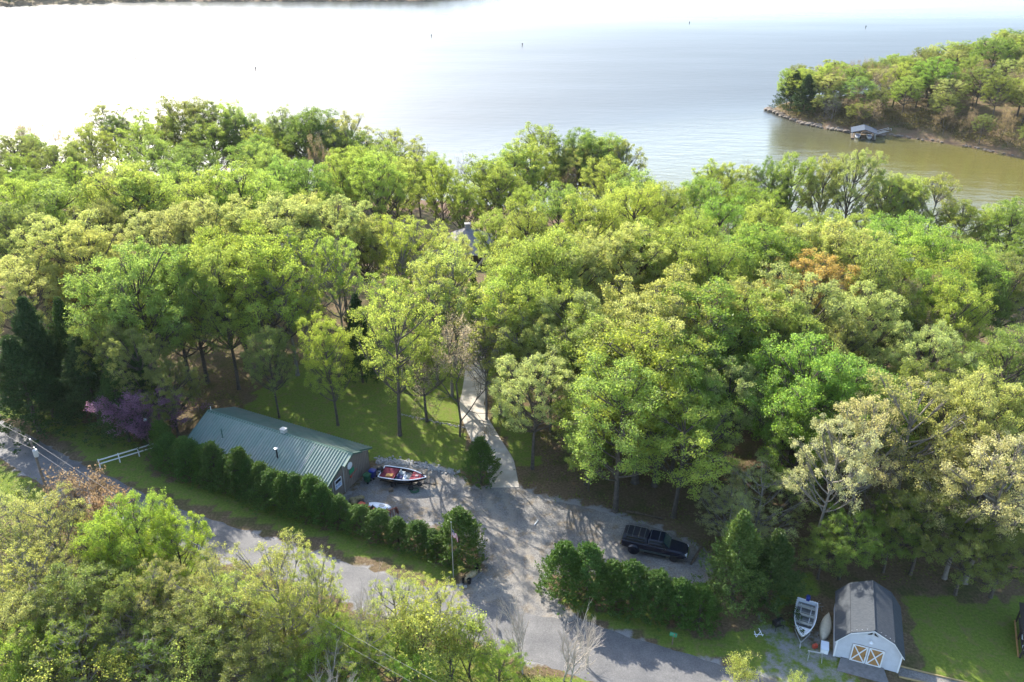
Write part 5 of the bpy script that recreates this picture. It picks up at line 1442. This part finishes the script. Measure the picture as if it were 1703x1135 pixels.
o = MB().cyl((-.45, 0, .07), (.45, 0, .07), .05, .045, 8).build('timber_offcut', M['white_paint']); o.location = (2.5, 64.6, .02); o.rotation_euler.z = R(62); tag(o, 'short white post lying on the open gravel', 'post')
for (x0, y0, x1, y1, r_), lb in (((12.0, 66.3, 13.8, 65.8, .16), 'thick fallen log along the edge of the gravel behind the pickup'), ((13.7, 65.9, 15.6, 65.1, .12), 'thin fallen log continuing the edge behind the pickup'), ((17.5, 58.9, 18.8, 60.9, .15), 'old timber lying crosswise just ahead of the pickup'), ((17.2, 58.5, 17.9, 59.6, .10), 'short broken branch beside the timber ahead of the pickup')):
    a, c_ = Vector((x0, y0, r_ + .02)), Vector((x1, y1, r_ + .03)); d_ = c_ - a
    mb = MB().cyl(a, a + d_ * .5 + Vector((0, 0, .03)), r_, r_ * .92, 9).cyl(a + d_ * .5 + Vector((0, 0, .03)), c_, r_ * .92, r_ * .8, 9).cyl(a + d_ * .6, a + d_ * .6 + Vector((.15, .25, .2)), .04, .02, 6)
    yard('log', mb, M['log'], lb, 'log', 0, True)
# riprap strip between yard and lawn
mb = MB(); rr = random.Random(8)
for k in range(420):
    f = rr.random(); x = -15.6 + 9.4 * f + rr.gauss(0, .2); y = 75.6 - 2.4 * f ** 1.5 + rr.gauss(0, .42 * (1 - .4 * f)); s_ = rr.uniform(.06, .2)
    mb.rock((x, y, s_ * .35), (s_, s_ * rr.uniform(.7, 1.2), s_ * .7), k)
tag(mb.build('rock_edging', M['rock']), 'loose grey rocks heaped between the gravel yard and the lawn', 'rocks', kind='stuff')
mb = MB()
for k in range(70):
    f = k / 69; x = -14 + 8.7 * f + rr.gauss(0, .08); y = 85.5 - 3.3 * f + rr.gauss(0, .10); s_ = rr.uniform(.06, .15)
    mb.rock((x, y, s_ * .3), (s_, s_, s_ * .7), k)
tag(mb.build('stone_line', M['rock']), 'thin line of stones across the shaded lawn', 'stones', kind='stuff')

# ---------------------------------------------------------------- flagpole and entrance
FP = empty('flagpole', (-5.5, 56.6, 0)); tag(FP, 'thin silver flagpole standing in front of the broad evergreen', 'flagpole')
MB().cyl((0, 0, -.2), (0, 0, 3.4), .045, .04, 10).cyl((0, 0, 3.4), (0, 0, 6.75), .036, .024, 10).build('pole', M['galv'], FP)
MB().lathe([(.005, 6.73), (.06, 6.78), (.06, 6.84), (.005, 6.9)], (0, 0, 0), 10).build('finial', M['galv'], FP)
MB().cyl((.05, 0, 1.2), (.12, 0, 1.2), .03).build('cleat', M['galv'], FP)
fm = [simple('flag_red', (.50, .02, .03), .8, var=.1), simple('flag_white', (.75, .74, .74), .8, var=.05), simple('flag_navy', (.02, .03, .14), .8, var=.1)]
nu, nv = 12, 26
vs, fs, mi = [], [], []
for j in range(nv + 1):
    for i in range(nu + 1):
        u_, v_ = i / nu, j / nv              # limp cloth: hangs and gathers in folds
        x = .04 + u_ * (.42 + .14 * v_) + .05 * math.sin(v_ * 4)
        y = .13 * math.sin(u_ * 9 + v_ * 2) * (.3 + u_)
        z = 6.05 - v_ * .72 - u_ * .75
        vs.append((x, y, z))
for j in range(nv):
    for i in range(nu):
        fs.append((j * (nu + 1) + i, j * (nu + 1) + i + 1, (j + 1) * (nu + 1) + i + 1, (j + 1) * (nu + 1) + i))
        mi.append(2 if (i < 5 and j < 14) else (0 if (j // 2) % 2 == 0 else 1))
me = bpy.data.meshes.new('flag'); me.from_pydata(vs, [], fs)
for mm in fm: me.materials.append(mm)
for p_, k in zip(me.polygons, mi): p_.material_index = k; p_.use_smooth = True
fl = link('flag', me); fl.location = (-5.5, 56.6, 0); tag(fl, 'limp stars-and-stripes flag hanging on the thin flagpole', 'flag')
mb = MB()
for r_ in range(4):
    for c_ in range(3):
        u_, v_ = (.6 + c_ * 1.4 + (r_ % 2) * .6) / 12, (2 + r_ * 3) / 26
        if u_ > .38: continue
        x = .04 + u_ * (.42 + .14 * v_) + .05 * math.sin(v_ * 4); y = .13 * math.sin(u_ * 9 + v_ * 2) * (.3 + u_); z = 6.05 - v_ * .72 - u_ * .75
        mb.extrude([(x + (.016 if k % 2 == 0 else .007) * math.sin(k * math.pi / 5), y - .012, z + (.016 if k % 2 == 0 else .007) * math.cos(k * math.pi / 5)) for k in range(10)], (0, .024, 0))
mb.build('star', fm[1], fl)
for i, (x, y, s_, mt, lb, nm, ct) in enumerate(((-3.75, 57.0, (.75, .42, .36), 'tan_rock', 'long tan boulder at the yard entrance below the broad evergreen', 'boulder', 'boulder'), (-4.2, 56.35, (.42, .34, .30), 'tan_rock', 'smaller tan boulder between the black planter and the long boulder', 'boulder', 'boulder'), (-4.75, 55.7, (.30, .22, .15), 'rock', 'whitish stone beside the boulders at the road edge', 'stone', 'stone'), (-4.35, 55.55, (.24, .2, .14), 'rock', 'small whitish stone next to the black post at the entrance', 'stone', 'stone'))):
    o = MB().rock((0, 0, s_[2] * .6), s_, 30 + i).build(nm, M[mt], None, True); o.location = (x, y, .0); o.rotation_euler.z = R(40); tag(o, lb, ct)
for i, (x, y, h_, r_, lb) in enumerate(((-3.35, 57.75, .62, .26, 'black planter tub nearest the broad evergreen at the entrance'), (-4.0, 56.05, .50, .22, 'black tub leaning among the tan boulders'), (-4.55, 56.0, .62, .14, 'slim black tub beside the whitish stones'))):
    o = MB().lathe([(r_ * .75, 0), (r_, h_), (r_ * 1.06, h_), (r_ * .9, h_ - .03), (r_ * .7, .1)], (0, 0, 0), 14).build('planter', M['black']); o.location = (x, y, .01); tag(o, lb, 'planter')
t = empty('brush_pile', (-2.85, 57.9, 0)); tag(t, 'small heap of dead brown branches at the corner of the evergreen', 'brush')
mb = MB(); rr = random.Random(3)
for k in range(40):
    a = rr.uniform(0, 6.28); mb.cyl((rr.gauss(0, .25), rr.gauss(0, .25), rr.uniform(0, .3)), (math.cos(a) * rr.uniform(.3, .7), math.sin(a) * rr.uniform(.3, .7), rr.uniform(.1, .7)), .014, .006, 4)
mb.build('twigs', M['log'], t)
t = empty('letter_box', (13.7, 48.9, 0), R(-22)); tag(t, 'green letter box on a short post in the verge below the hedge', 'letter box')
MB().box((0, 0, .5), (.1, .1, 1.0)).build('post', M['wood'], t)
MB().extrude([(-.3, -.15, 1.0), (-.3, .15, 1.0), (-.3, .15, 1.18), (-.3, .09, 1.28), (-.3, 0, 1.31), (-.3, -.09, 1.28), (-.3, -.15, 1.18)], (.6, 0, 0)).build('box', simple('green_enamel', (.03, .20, .09), .4), t, bevel=.01)
MB().box((.1, -.17, 1.3), (.05, .02, .18)).build('flag_tab', M['red'], t)
t = empty('marker_post', (2.6, 55.7, 0), R(10)); tag(t, 'small dark marker post with a plate at the corner of the pickup hedge', 'post')
MB().box((0, 0, .4), (.07, .07, .85)).build('post', M['dark_wood'], t); MB().box((.12, 0, .36), (.26, .03, .2)).build('plate', M['white_paint'], t)

# ---------------------------------------------------------------- white rail fence, poles and wires
def rail_fence(name, a, c_, nposts, label, brace=False):
    a, c_ = Vector(a), Vector(c_); d_ = c_ - a; ang = math.atan2(d_.y, d_.x)
    t = empty(name, (a.x, a.y, 0), ang); tag(t, label, 'fence'); L_ = d_.length
    for k in range(nposts): MB().box((L_ * k / (nposts - 1), 0, .62), (.12, .12, 1.25)).build('post', M['white_paint'], t)
    for z in (.55, 1.05): MB().box((L_ / 2, -.085, z), (L_ + .1, .04, .15)).build('rail', M['white_paint'], t)
    if brace:
        MB().cyl((.1, .09, 1.2), (L_ * .45, .09, .15), .05).build('brace', M['white_paint'], t)
        MB().box((0, .02, .85), (.2, .2, 1.75)).build('gate_post', M['white_paint'], t)
rail_fence('rail_fence', (-41.6, 77.6), (-46.8, 74.1), 4, 'white two-rail fence running from the hedge to the road')
rail_fence('rail_fence', (-46.9, 69.8), (-49.4, 67.4), 3, 'white rail fence with diagonal brace on the thicket side of the road', True)
U1 = empty('utility_pole', (-48.0, 66.2, 0)); tag(U1, 'wooden utility pole with grey transformer can in the roadside thicket', 'utility pole')
MB().cyl((0, 0, -.5), (0, 0, 9.2), .16, .11, 10).build('pole', M['pole_wood'], U1)
MB().lathe([(.02, 7.4), (.22, 7.42), (.24, 7.5), (.24, 8.15), (.2, 8.22), (.02, 8.26)], (.3, -.25, 0), 14).build('transformer', M['trim_grey'], U1)
MB().cyl((.3, -.25, 8.22), (.3, -.25, 8.5), .04).box((.14, -.12, 7.9), (.3, .08, .08), R(-40)).build('bushing', M['galv'], U1)
MB().cyl((0, 0, 9.2), (0, 0, 9.35), .05).build('insulator', M['white_plastic'], U1)
U2 = empty('lamp_pole', (-42.6, 77.9, 0)); tag(U2, 'slim grey lamp pole beside the redbud and fence', 'lamp pole')
MB().cyl((0, 0, -.3), (0, 0, 4.9), .09, .07, 10).build('pole', M['pole_wood'], U2)
MB().cyl((0, 0, 4.3), (.35, -.35, 4.45), .03).lathe([(.06, 4.5), (.16, 4.42), (.19, 4.25), (.1, 4.15)], (.38, -.38, 0), 12).build('lamp_head', M['white_plastic'], U2)
U3 = empty('utility_pole', (14.0, 25.9, 0)); tag(U3, 'wooden utility pole at the far end of the overhead wires', 'utility pole')
MB().cyl((0, 0, -.5), (0, 0, 9.2), .16, .11, 10).build('pole', M['pole_wood'], U3)
MB().cyl((0, 0, 9.2), (0, 0, 9.35), .05).build('insulator', M['white_plastic'], U3)
U4 = empty('utility_pole', (-82.0, 89.5, 0)); tag(U4, 'wooden utility pole down the road beyond the cedars', 'utility pole')
MB().cyl((0, 0, -.5), (0, 0, 9.2), .16, .11, 10).build('pole', M['pole_wood'], U4)
MB().cyl((0, 0, 9.2), (0, 0, 9.35), .05).build('insulator', M['white_plastic'], U4)
def wire(a, c_, sag, label):
    a, c_ = Vector(a), Vector(c_); pts = []
    for i in range(25):
        f = i / 24; p_ = a.lerp(c_, f); p_.z -= sag * 4 * f * (1 - f); pts.append(p_)
    yard('overhead_wire', MB().path(pts, .010, 4), M['wire'], label, 'wire')
wire((-48.0, 66.2, 9.3), (14.0, 25.9, 9.3), 1.6, 'upper overhead wire running over the road past the hedge')
wire((-47.9, 66.1, 8.2), (14.0, 25.8, 8.2), 1.9, 'lower overhead wire running over the road past the hedge')
wire((-82.0, 89.5, 9.3), (-48.0, 66.2, 9.3), .8, 'upper overhead wire from the transformer pole towards the cedars')
wire((-82.0, 89.4, 8.2), (-48.0, 66.1, 8.2), 1.0, 'lower overhead wire from the transformer pole towards the cedars')

# ---------------------------------------------------------------- house in the trees
hz = float(terrain(-9, 148))
HS = empty('lake_house', (-8.6, 147.5, hz), R(6)); tag(HS, 'grey hip-roofed house with chimney deep in the trees by the drive', 'house')
M['house_roof'] = simple('weathered_grey_shingles', (.20, .19, .185), .9, var=.2, scale=2.5, bmp=.4)
MB().box((0, 0, 1.6), (11, 10, 3.2)).build('wall', simple('dark_brown_siding', (.05, .035, .025), .8), HS)
pk = (0, 0, 6.9)
cs = [(-6.1, -5.6, 3.1), (6.1, -5.6, 3.1), (6.1, 5.6, 3.1), (-6.1, 5.6, 3.1)]
for k in range(4):
    a, c_ = cs[k], cs[(k + 1) % 4]
    MB().extrude([a, c_, pk], (0, 0, .1)).build('roof_slope', M['house_roof'], HS)
MB().box((0, 0, 7.1), (1.0, 1.0, 1.0)).box((0, 0, 7.65), (1.2, 1.2, .12)).build('chimney', M['rock'], HS)
for x in (-3, 0, 3):
    w_ = empty('window', (x, -5.03, 1.7)); w_.parent = HS
    MB().box((0, 0, 0), (1.3, .05, 1.3)).build('frame', M['trim_grey'], w_); MB().box((0, -.03, 0), (1.1, .04, 1.1)).build('pane', M['glass_dark'], w_)

# ---------------------------------------------------------------- boathouse, shore rocks, markers on the lake
DK = empty('boathouse', (122.6, 280.3, LAKE), R(-20)); DK.scale = (.9, .9, .8); tag(DK, 'open-sided floating boathouse with blue-grey gable roof in the cove', 'boathouse')
M['dock_grey'] = simple('blue_grey_metal', (.055, .072, .10), .75, var=.15, spec=.15)
for x in (-3.8, 0, 3.8):
    MB().box((x, -.5, .28), (1.1, 8.5, .5)).build('pontoon', M['black'], DK)
    for k in range(10): MB().box((x, -4.3 + .85 * k, .57), (1.2, .78, .06)).build('deck_plank', M['wood'], DK)
MB().box((0, 3.9, .57), (8.8, 1.2, .07)).build('rear_walkway', M['wood'], DK)
for x in (-4.1, 4.1):
    for y in (-4.3, -1.5, 1.3, 4.1): MB().box((x, y, 1.8), (.14, .14, 2.5)).build('post', M['trim_grey'], DK)
for s in (-1, 1):
    MB().extrude([(s * 4.7, -5.0, 2.95), (0, -5.0, 4.5), (0, -5.0, 4.6), (s * 4.7, -5.0, 3.05)], (0, 10, 0)).build('roof_slope', M['dock_grey'], DK)
    MB().extrude([(s * 4.75, -5.06, 2.85), (0, -5.06, 4.42), (0, -5.06, 4.62), (s * 4.75, -5.06, 3.07)], (0, .05, 0)).build('fascia', M['dock_grey'], DK)
    MB().box((s * 4.15, 0, 1.25), (.05, 8.6, .08)).build('rail', M['dock_grey'], DK)
for x, lb in ((-1.9, 'pale boat berthed in the boathouse bay away from the shore ramp'), (1.9, 'pale boat berthed in the boathouse bay next to the ramp')):
    B_ = empty('moored_boat', (122.6 + x * math.cos(R(-20)), 280.3 + x * math.sin(R(-20)) - .5, LAKE + .05), R(-110)); tag(B_, lb, 'boat')
    rg = hull_rings(5.6, 1.8, -.15, .75, 2.4); open_loft(MB(), rg).build('hull', M['white_plastic'], B_, smooth=True); deck(B_, rg, 0, 6, .3, M['trim_grey'], 'cockpit'); deck(B_, rg, 7, 12, .06, M['white_plastic'], 'foredeck')
    MB().box((.2, 0, .75), (.5, 1.2, .4)).build('console', M['blue_plastic'], B_, bevel=.05)
GW = empty('gangway', (128.2, 283.0, LAKE), R(25)); tag(GW, 'grey gangway from the boathouse to the bank with white rails', 'gangway')
for k in range(12): MB().box((-.6 + .62 * k, 0, .62 + .06 * k), (.56, 1.3, .06)).build('deck_plank', M['trim_grey'], GW)
for s in (-1, 1): MB().cyl((-.8, s * .65, 1.4), (6.4, s * .65, 2.1), .05).cyl((-.8, s * .65, .6), (-.8, s * .65, 1.4), .05).cyl((6.4, s * .65, 1.2), (6.4, s * .65, 2.1), .05).build('handrail', M['white_paint'], GW)
mb = MB(); rr = random.Random(12)
for k in range(380):
    f = rr.random() ** 2.4
    x = 104 + f * 62; y = float(np.interp(x, PSX, PSY)) + rr.gauss(.9, 1.1); s_ = rr.uniform(.2, .9) * (1.4 - f)
    x += rr.gauss(0, .4)
    mb.rock((x, y, LAKE + .1 + s_ * .2 + .3 * rr.random()), (s_ * 1.3, s_, s_ * .6), k)
tag(mb.build('shore_rocks', M['shore_rock']), 'broken tan rocks along the waterline of the point', 'rocks', kind='stuff')
for i, (x, y) in enumerate(((-211.5, 470.3), (-133.4, 432.6), (6.3, 535.5), (140.6, 677.3), (-55.9, 585.5), (267.8, 645.3))):
    o = empty('channel_marker', (x, y, LAKE)); tag(o, 'thin dark marker stake standing far out in the open lake', 'marker', 'marker stakes in the lake')
    MB().cyl((0, 0, -2), (.25, 0, 2.0), .22, .18, 8).build('stake', M['dark_wood'], o); MB().box((.25, 0, 1.7), (.7, .12, .8)).build('plate', M['black'], o)

# ---------------------------------------------------------------- masses nobody could count
def tuft_field(name, pts, hmin, hmax, blades, leaf, color, label, seed, up=.1, rad=.2, cat='plants'):
    rng = np.random.default_rng(seed)
    pts = np.asarray(pts)
    ii = np.repeat(np.arange(len(pts)), blades)
    h = rng.uniform(hmin, hmax, len(pts))[ii] * rng.random(len(ii)) ** .6
    sp_ = rng.normal(0, 1, (len(ii), 2)) * rad
    C = np.stack([pts[ii, 0] + sp_[:, 0], pts[ii, 1] + sp_[:, 1], terrain(pts[ii, 0], pts[ii, 1]) + h], 1)
    V, Q = leaves(rng, C, leaf, up, None, .55, np.tile(np.array([[0, 0, .6]]), (len(ii), 1)))
    o = link(name, np_mesh(name, V, Q), M['leaf']); o.color = (*color, 1)
    return tag(o, label, cat, kind='stuff')
rng = np.random.default_rng(21)
def scatter(n_, x0, x1, y0, y1, keep):
    P_ = np.stack([rng.uniform(x0, x1, n_), rng.uniform(y0, y1, n_)], 1)
    return P_[keep(P_[:, 0], P_[:, 1])]
road_poly = ROAD_N + ROAD_S[::-1]
drive_poly = DRIVE_L + DRIVE_R[::-1]
def off_paving(x, y): return ~(inside(x, y, road_poly) | inside(x, y, LOT) | inside(x, y, drive_poly))
sx_, sy_ = [p[0] for p in ROAD_S], [p[1] for p in ROAD_S]
front_ok = lambda x, y: y < np.interp(x, sx_, sy_) - .8
P_ = scatter(5200, -62, 14, 34, 72, front_ok)
tuft_field('thicket_undergrowth', P_, .3, 1.5, 16, .085, (.16, .20, .035), 'tangled green undergrowth in the thicket across the road', 1, .3, .3)
P_ = scatter(1500, -62, 30, 34, 72, front_ok)
tuft_field('dry_weeds', P_, .2, .9, 12, .06, (.26, .21, .10), 'dry tan weeds between the saplings along the road', 2, .1, .25)
def lawn_ok(x, y):
    k = np.zeros(x.shape, bool)
    for p_ in LAWNS[:6]: k |= inside(x, y, p_)
    return k & off_paving(x, y)
P_ = scatter(26000, -66, 60, 34, 112, lawn_ok)
tuft_field('lawn_grass', P_, .03, .10, 4, .035, (.145, .200, .030), 'short green grass on lawns and verges', 3, .5, .12)
def wood_ok(x, y): return off_paving(x, y) & ~lawn_ok(x, y) & (y > np.interp(x, [p[0] for p in ROAD_N], [p[1] for p in ROAD_N]) + 1.5) & ~((x > 1) & (x < 34) & (y < 57)) & ~((x > -40) & (x < -15) & (y < 84 - (x + 40) * .42) & (y > 60))
P_ = scatter(4200, -66, 62, 55, 118, wood_ok)
tuft_field('wood_undergrowth', P_, .2, 1.1, 14, .09, (.115, .150, .030), 'low green undergrowth on the floor of the wood', 4, .3, .35)
P_ = scatter(2600, 106, 175, 248, 335, lambda x, y: (terrain(x, y) > -8.3) & (y > np.interp(x, PSX, PSY) + 2.0) & (y < np.interp(x, PSX, PSY) + 22) & ~((x > 128) & (x < 150) & (y < np.interp(x, PSX, PSY) + 6)))
tuft_field('bank_scrub', P_, .5, 3.2, 22, .26, (.125, .115, .050), 'brownish scrub covering the bank of the point', 5, .2, .8)
# far wood on the other side of the lake
rng = np.random.default_rng(31)
x = rng.uniform(-900, 300, 1500)
y = np.interp(x, FRX, FRY) + 4 + rng.random(1500) ** 1.4 * 200
C0 = np.stack([x, y, terrain(x, y)], 1)
ii = np.repeat(np.arange(len(C0)), 34)
d = rng.normal(size=(len(ii), 3)); d /= np.linalg.norm(d, axis=1, keepdims=True)
C = C0[ii] + d * np.array([5.5, 5.5, 7.5]) * rng.random((len(ii), 1)) ** .4 + np.array([0, 0, 8.5])
V, Q = leaves(rng, C, 1.9, .3)
o = link('far_wood', np_mesh('far_wood', V, Q), M['leaf']); o.color = (.075, .10, .028, 1)
tag(o, 'dark wood along the far shore of the lake', 'wood', kind='stuff')

# thin moist air over the lake and the wood
m = bpy.data.materials.new('lake_haze')
m.use_nodes = True
n = m.node_tree
n.nodes.remove(n.nodes['Principled BSDF'])
pv = n.nodes.new('ShaderNodeVolumePrincipled')
pv.inputs['Color'].default_value = (0.92, 0.95, 1.0, 1)
pv.inputs['Density'].default_value = HAZE
pv.inputs['Anisotropy'].default_value = 0.1
n.links.new(pv.outputs['Volume'], n.nodes['Material Output'].inputs['Volume'])
o = MB().box((0, 1200, 23.5), (6400, 3700, 81)).build('haze', m)
tag(o, 'thin pale haze in the air over wood and lake', 'haze', kind='stuff')
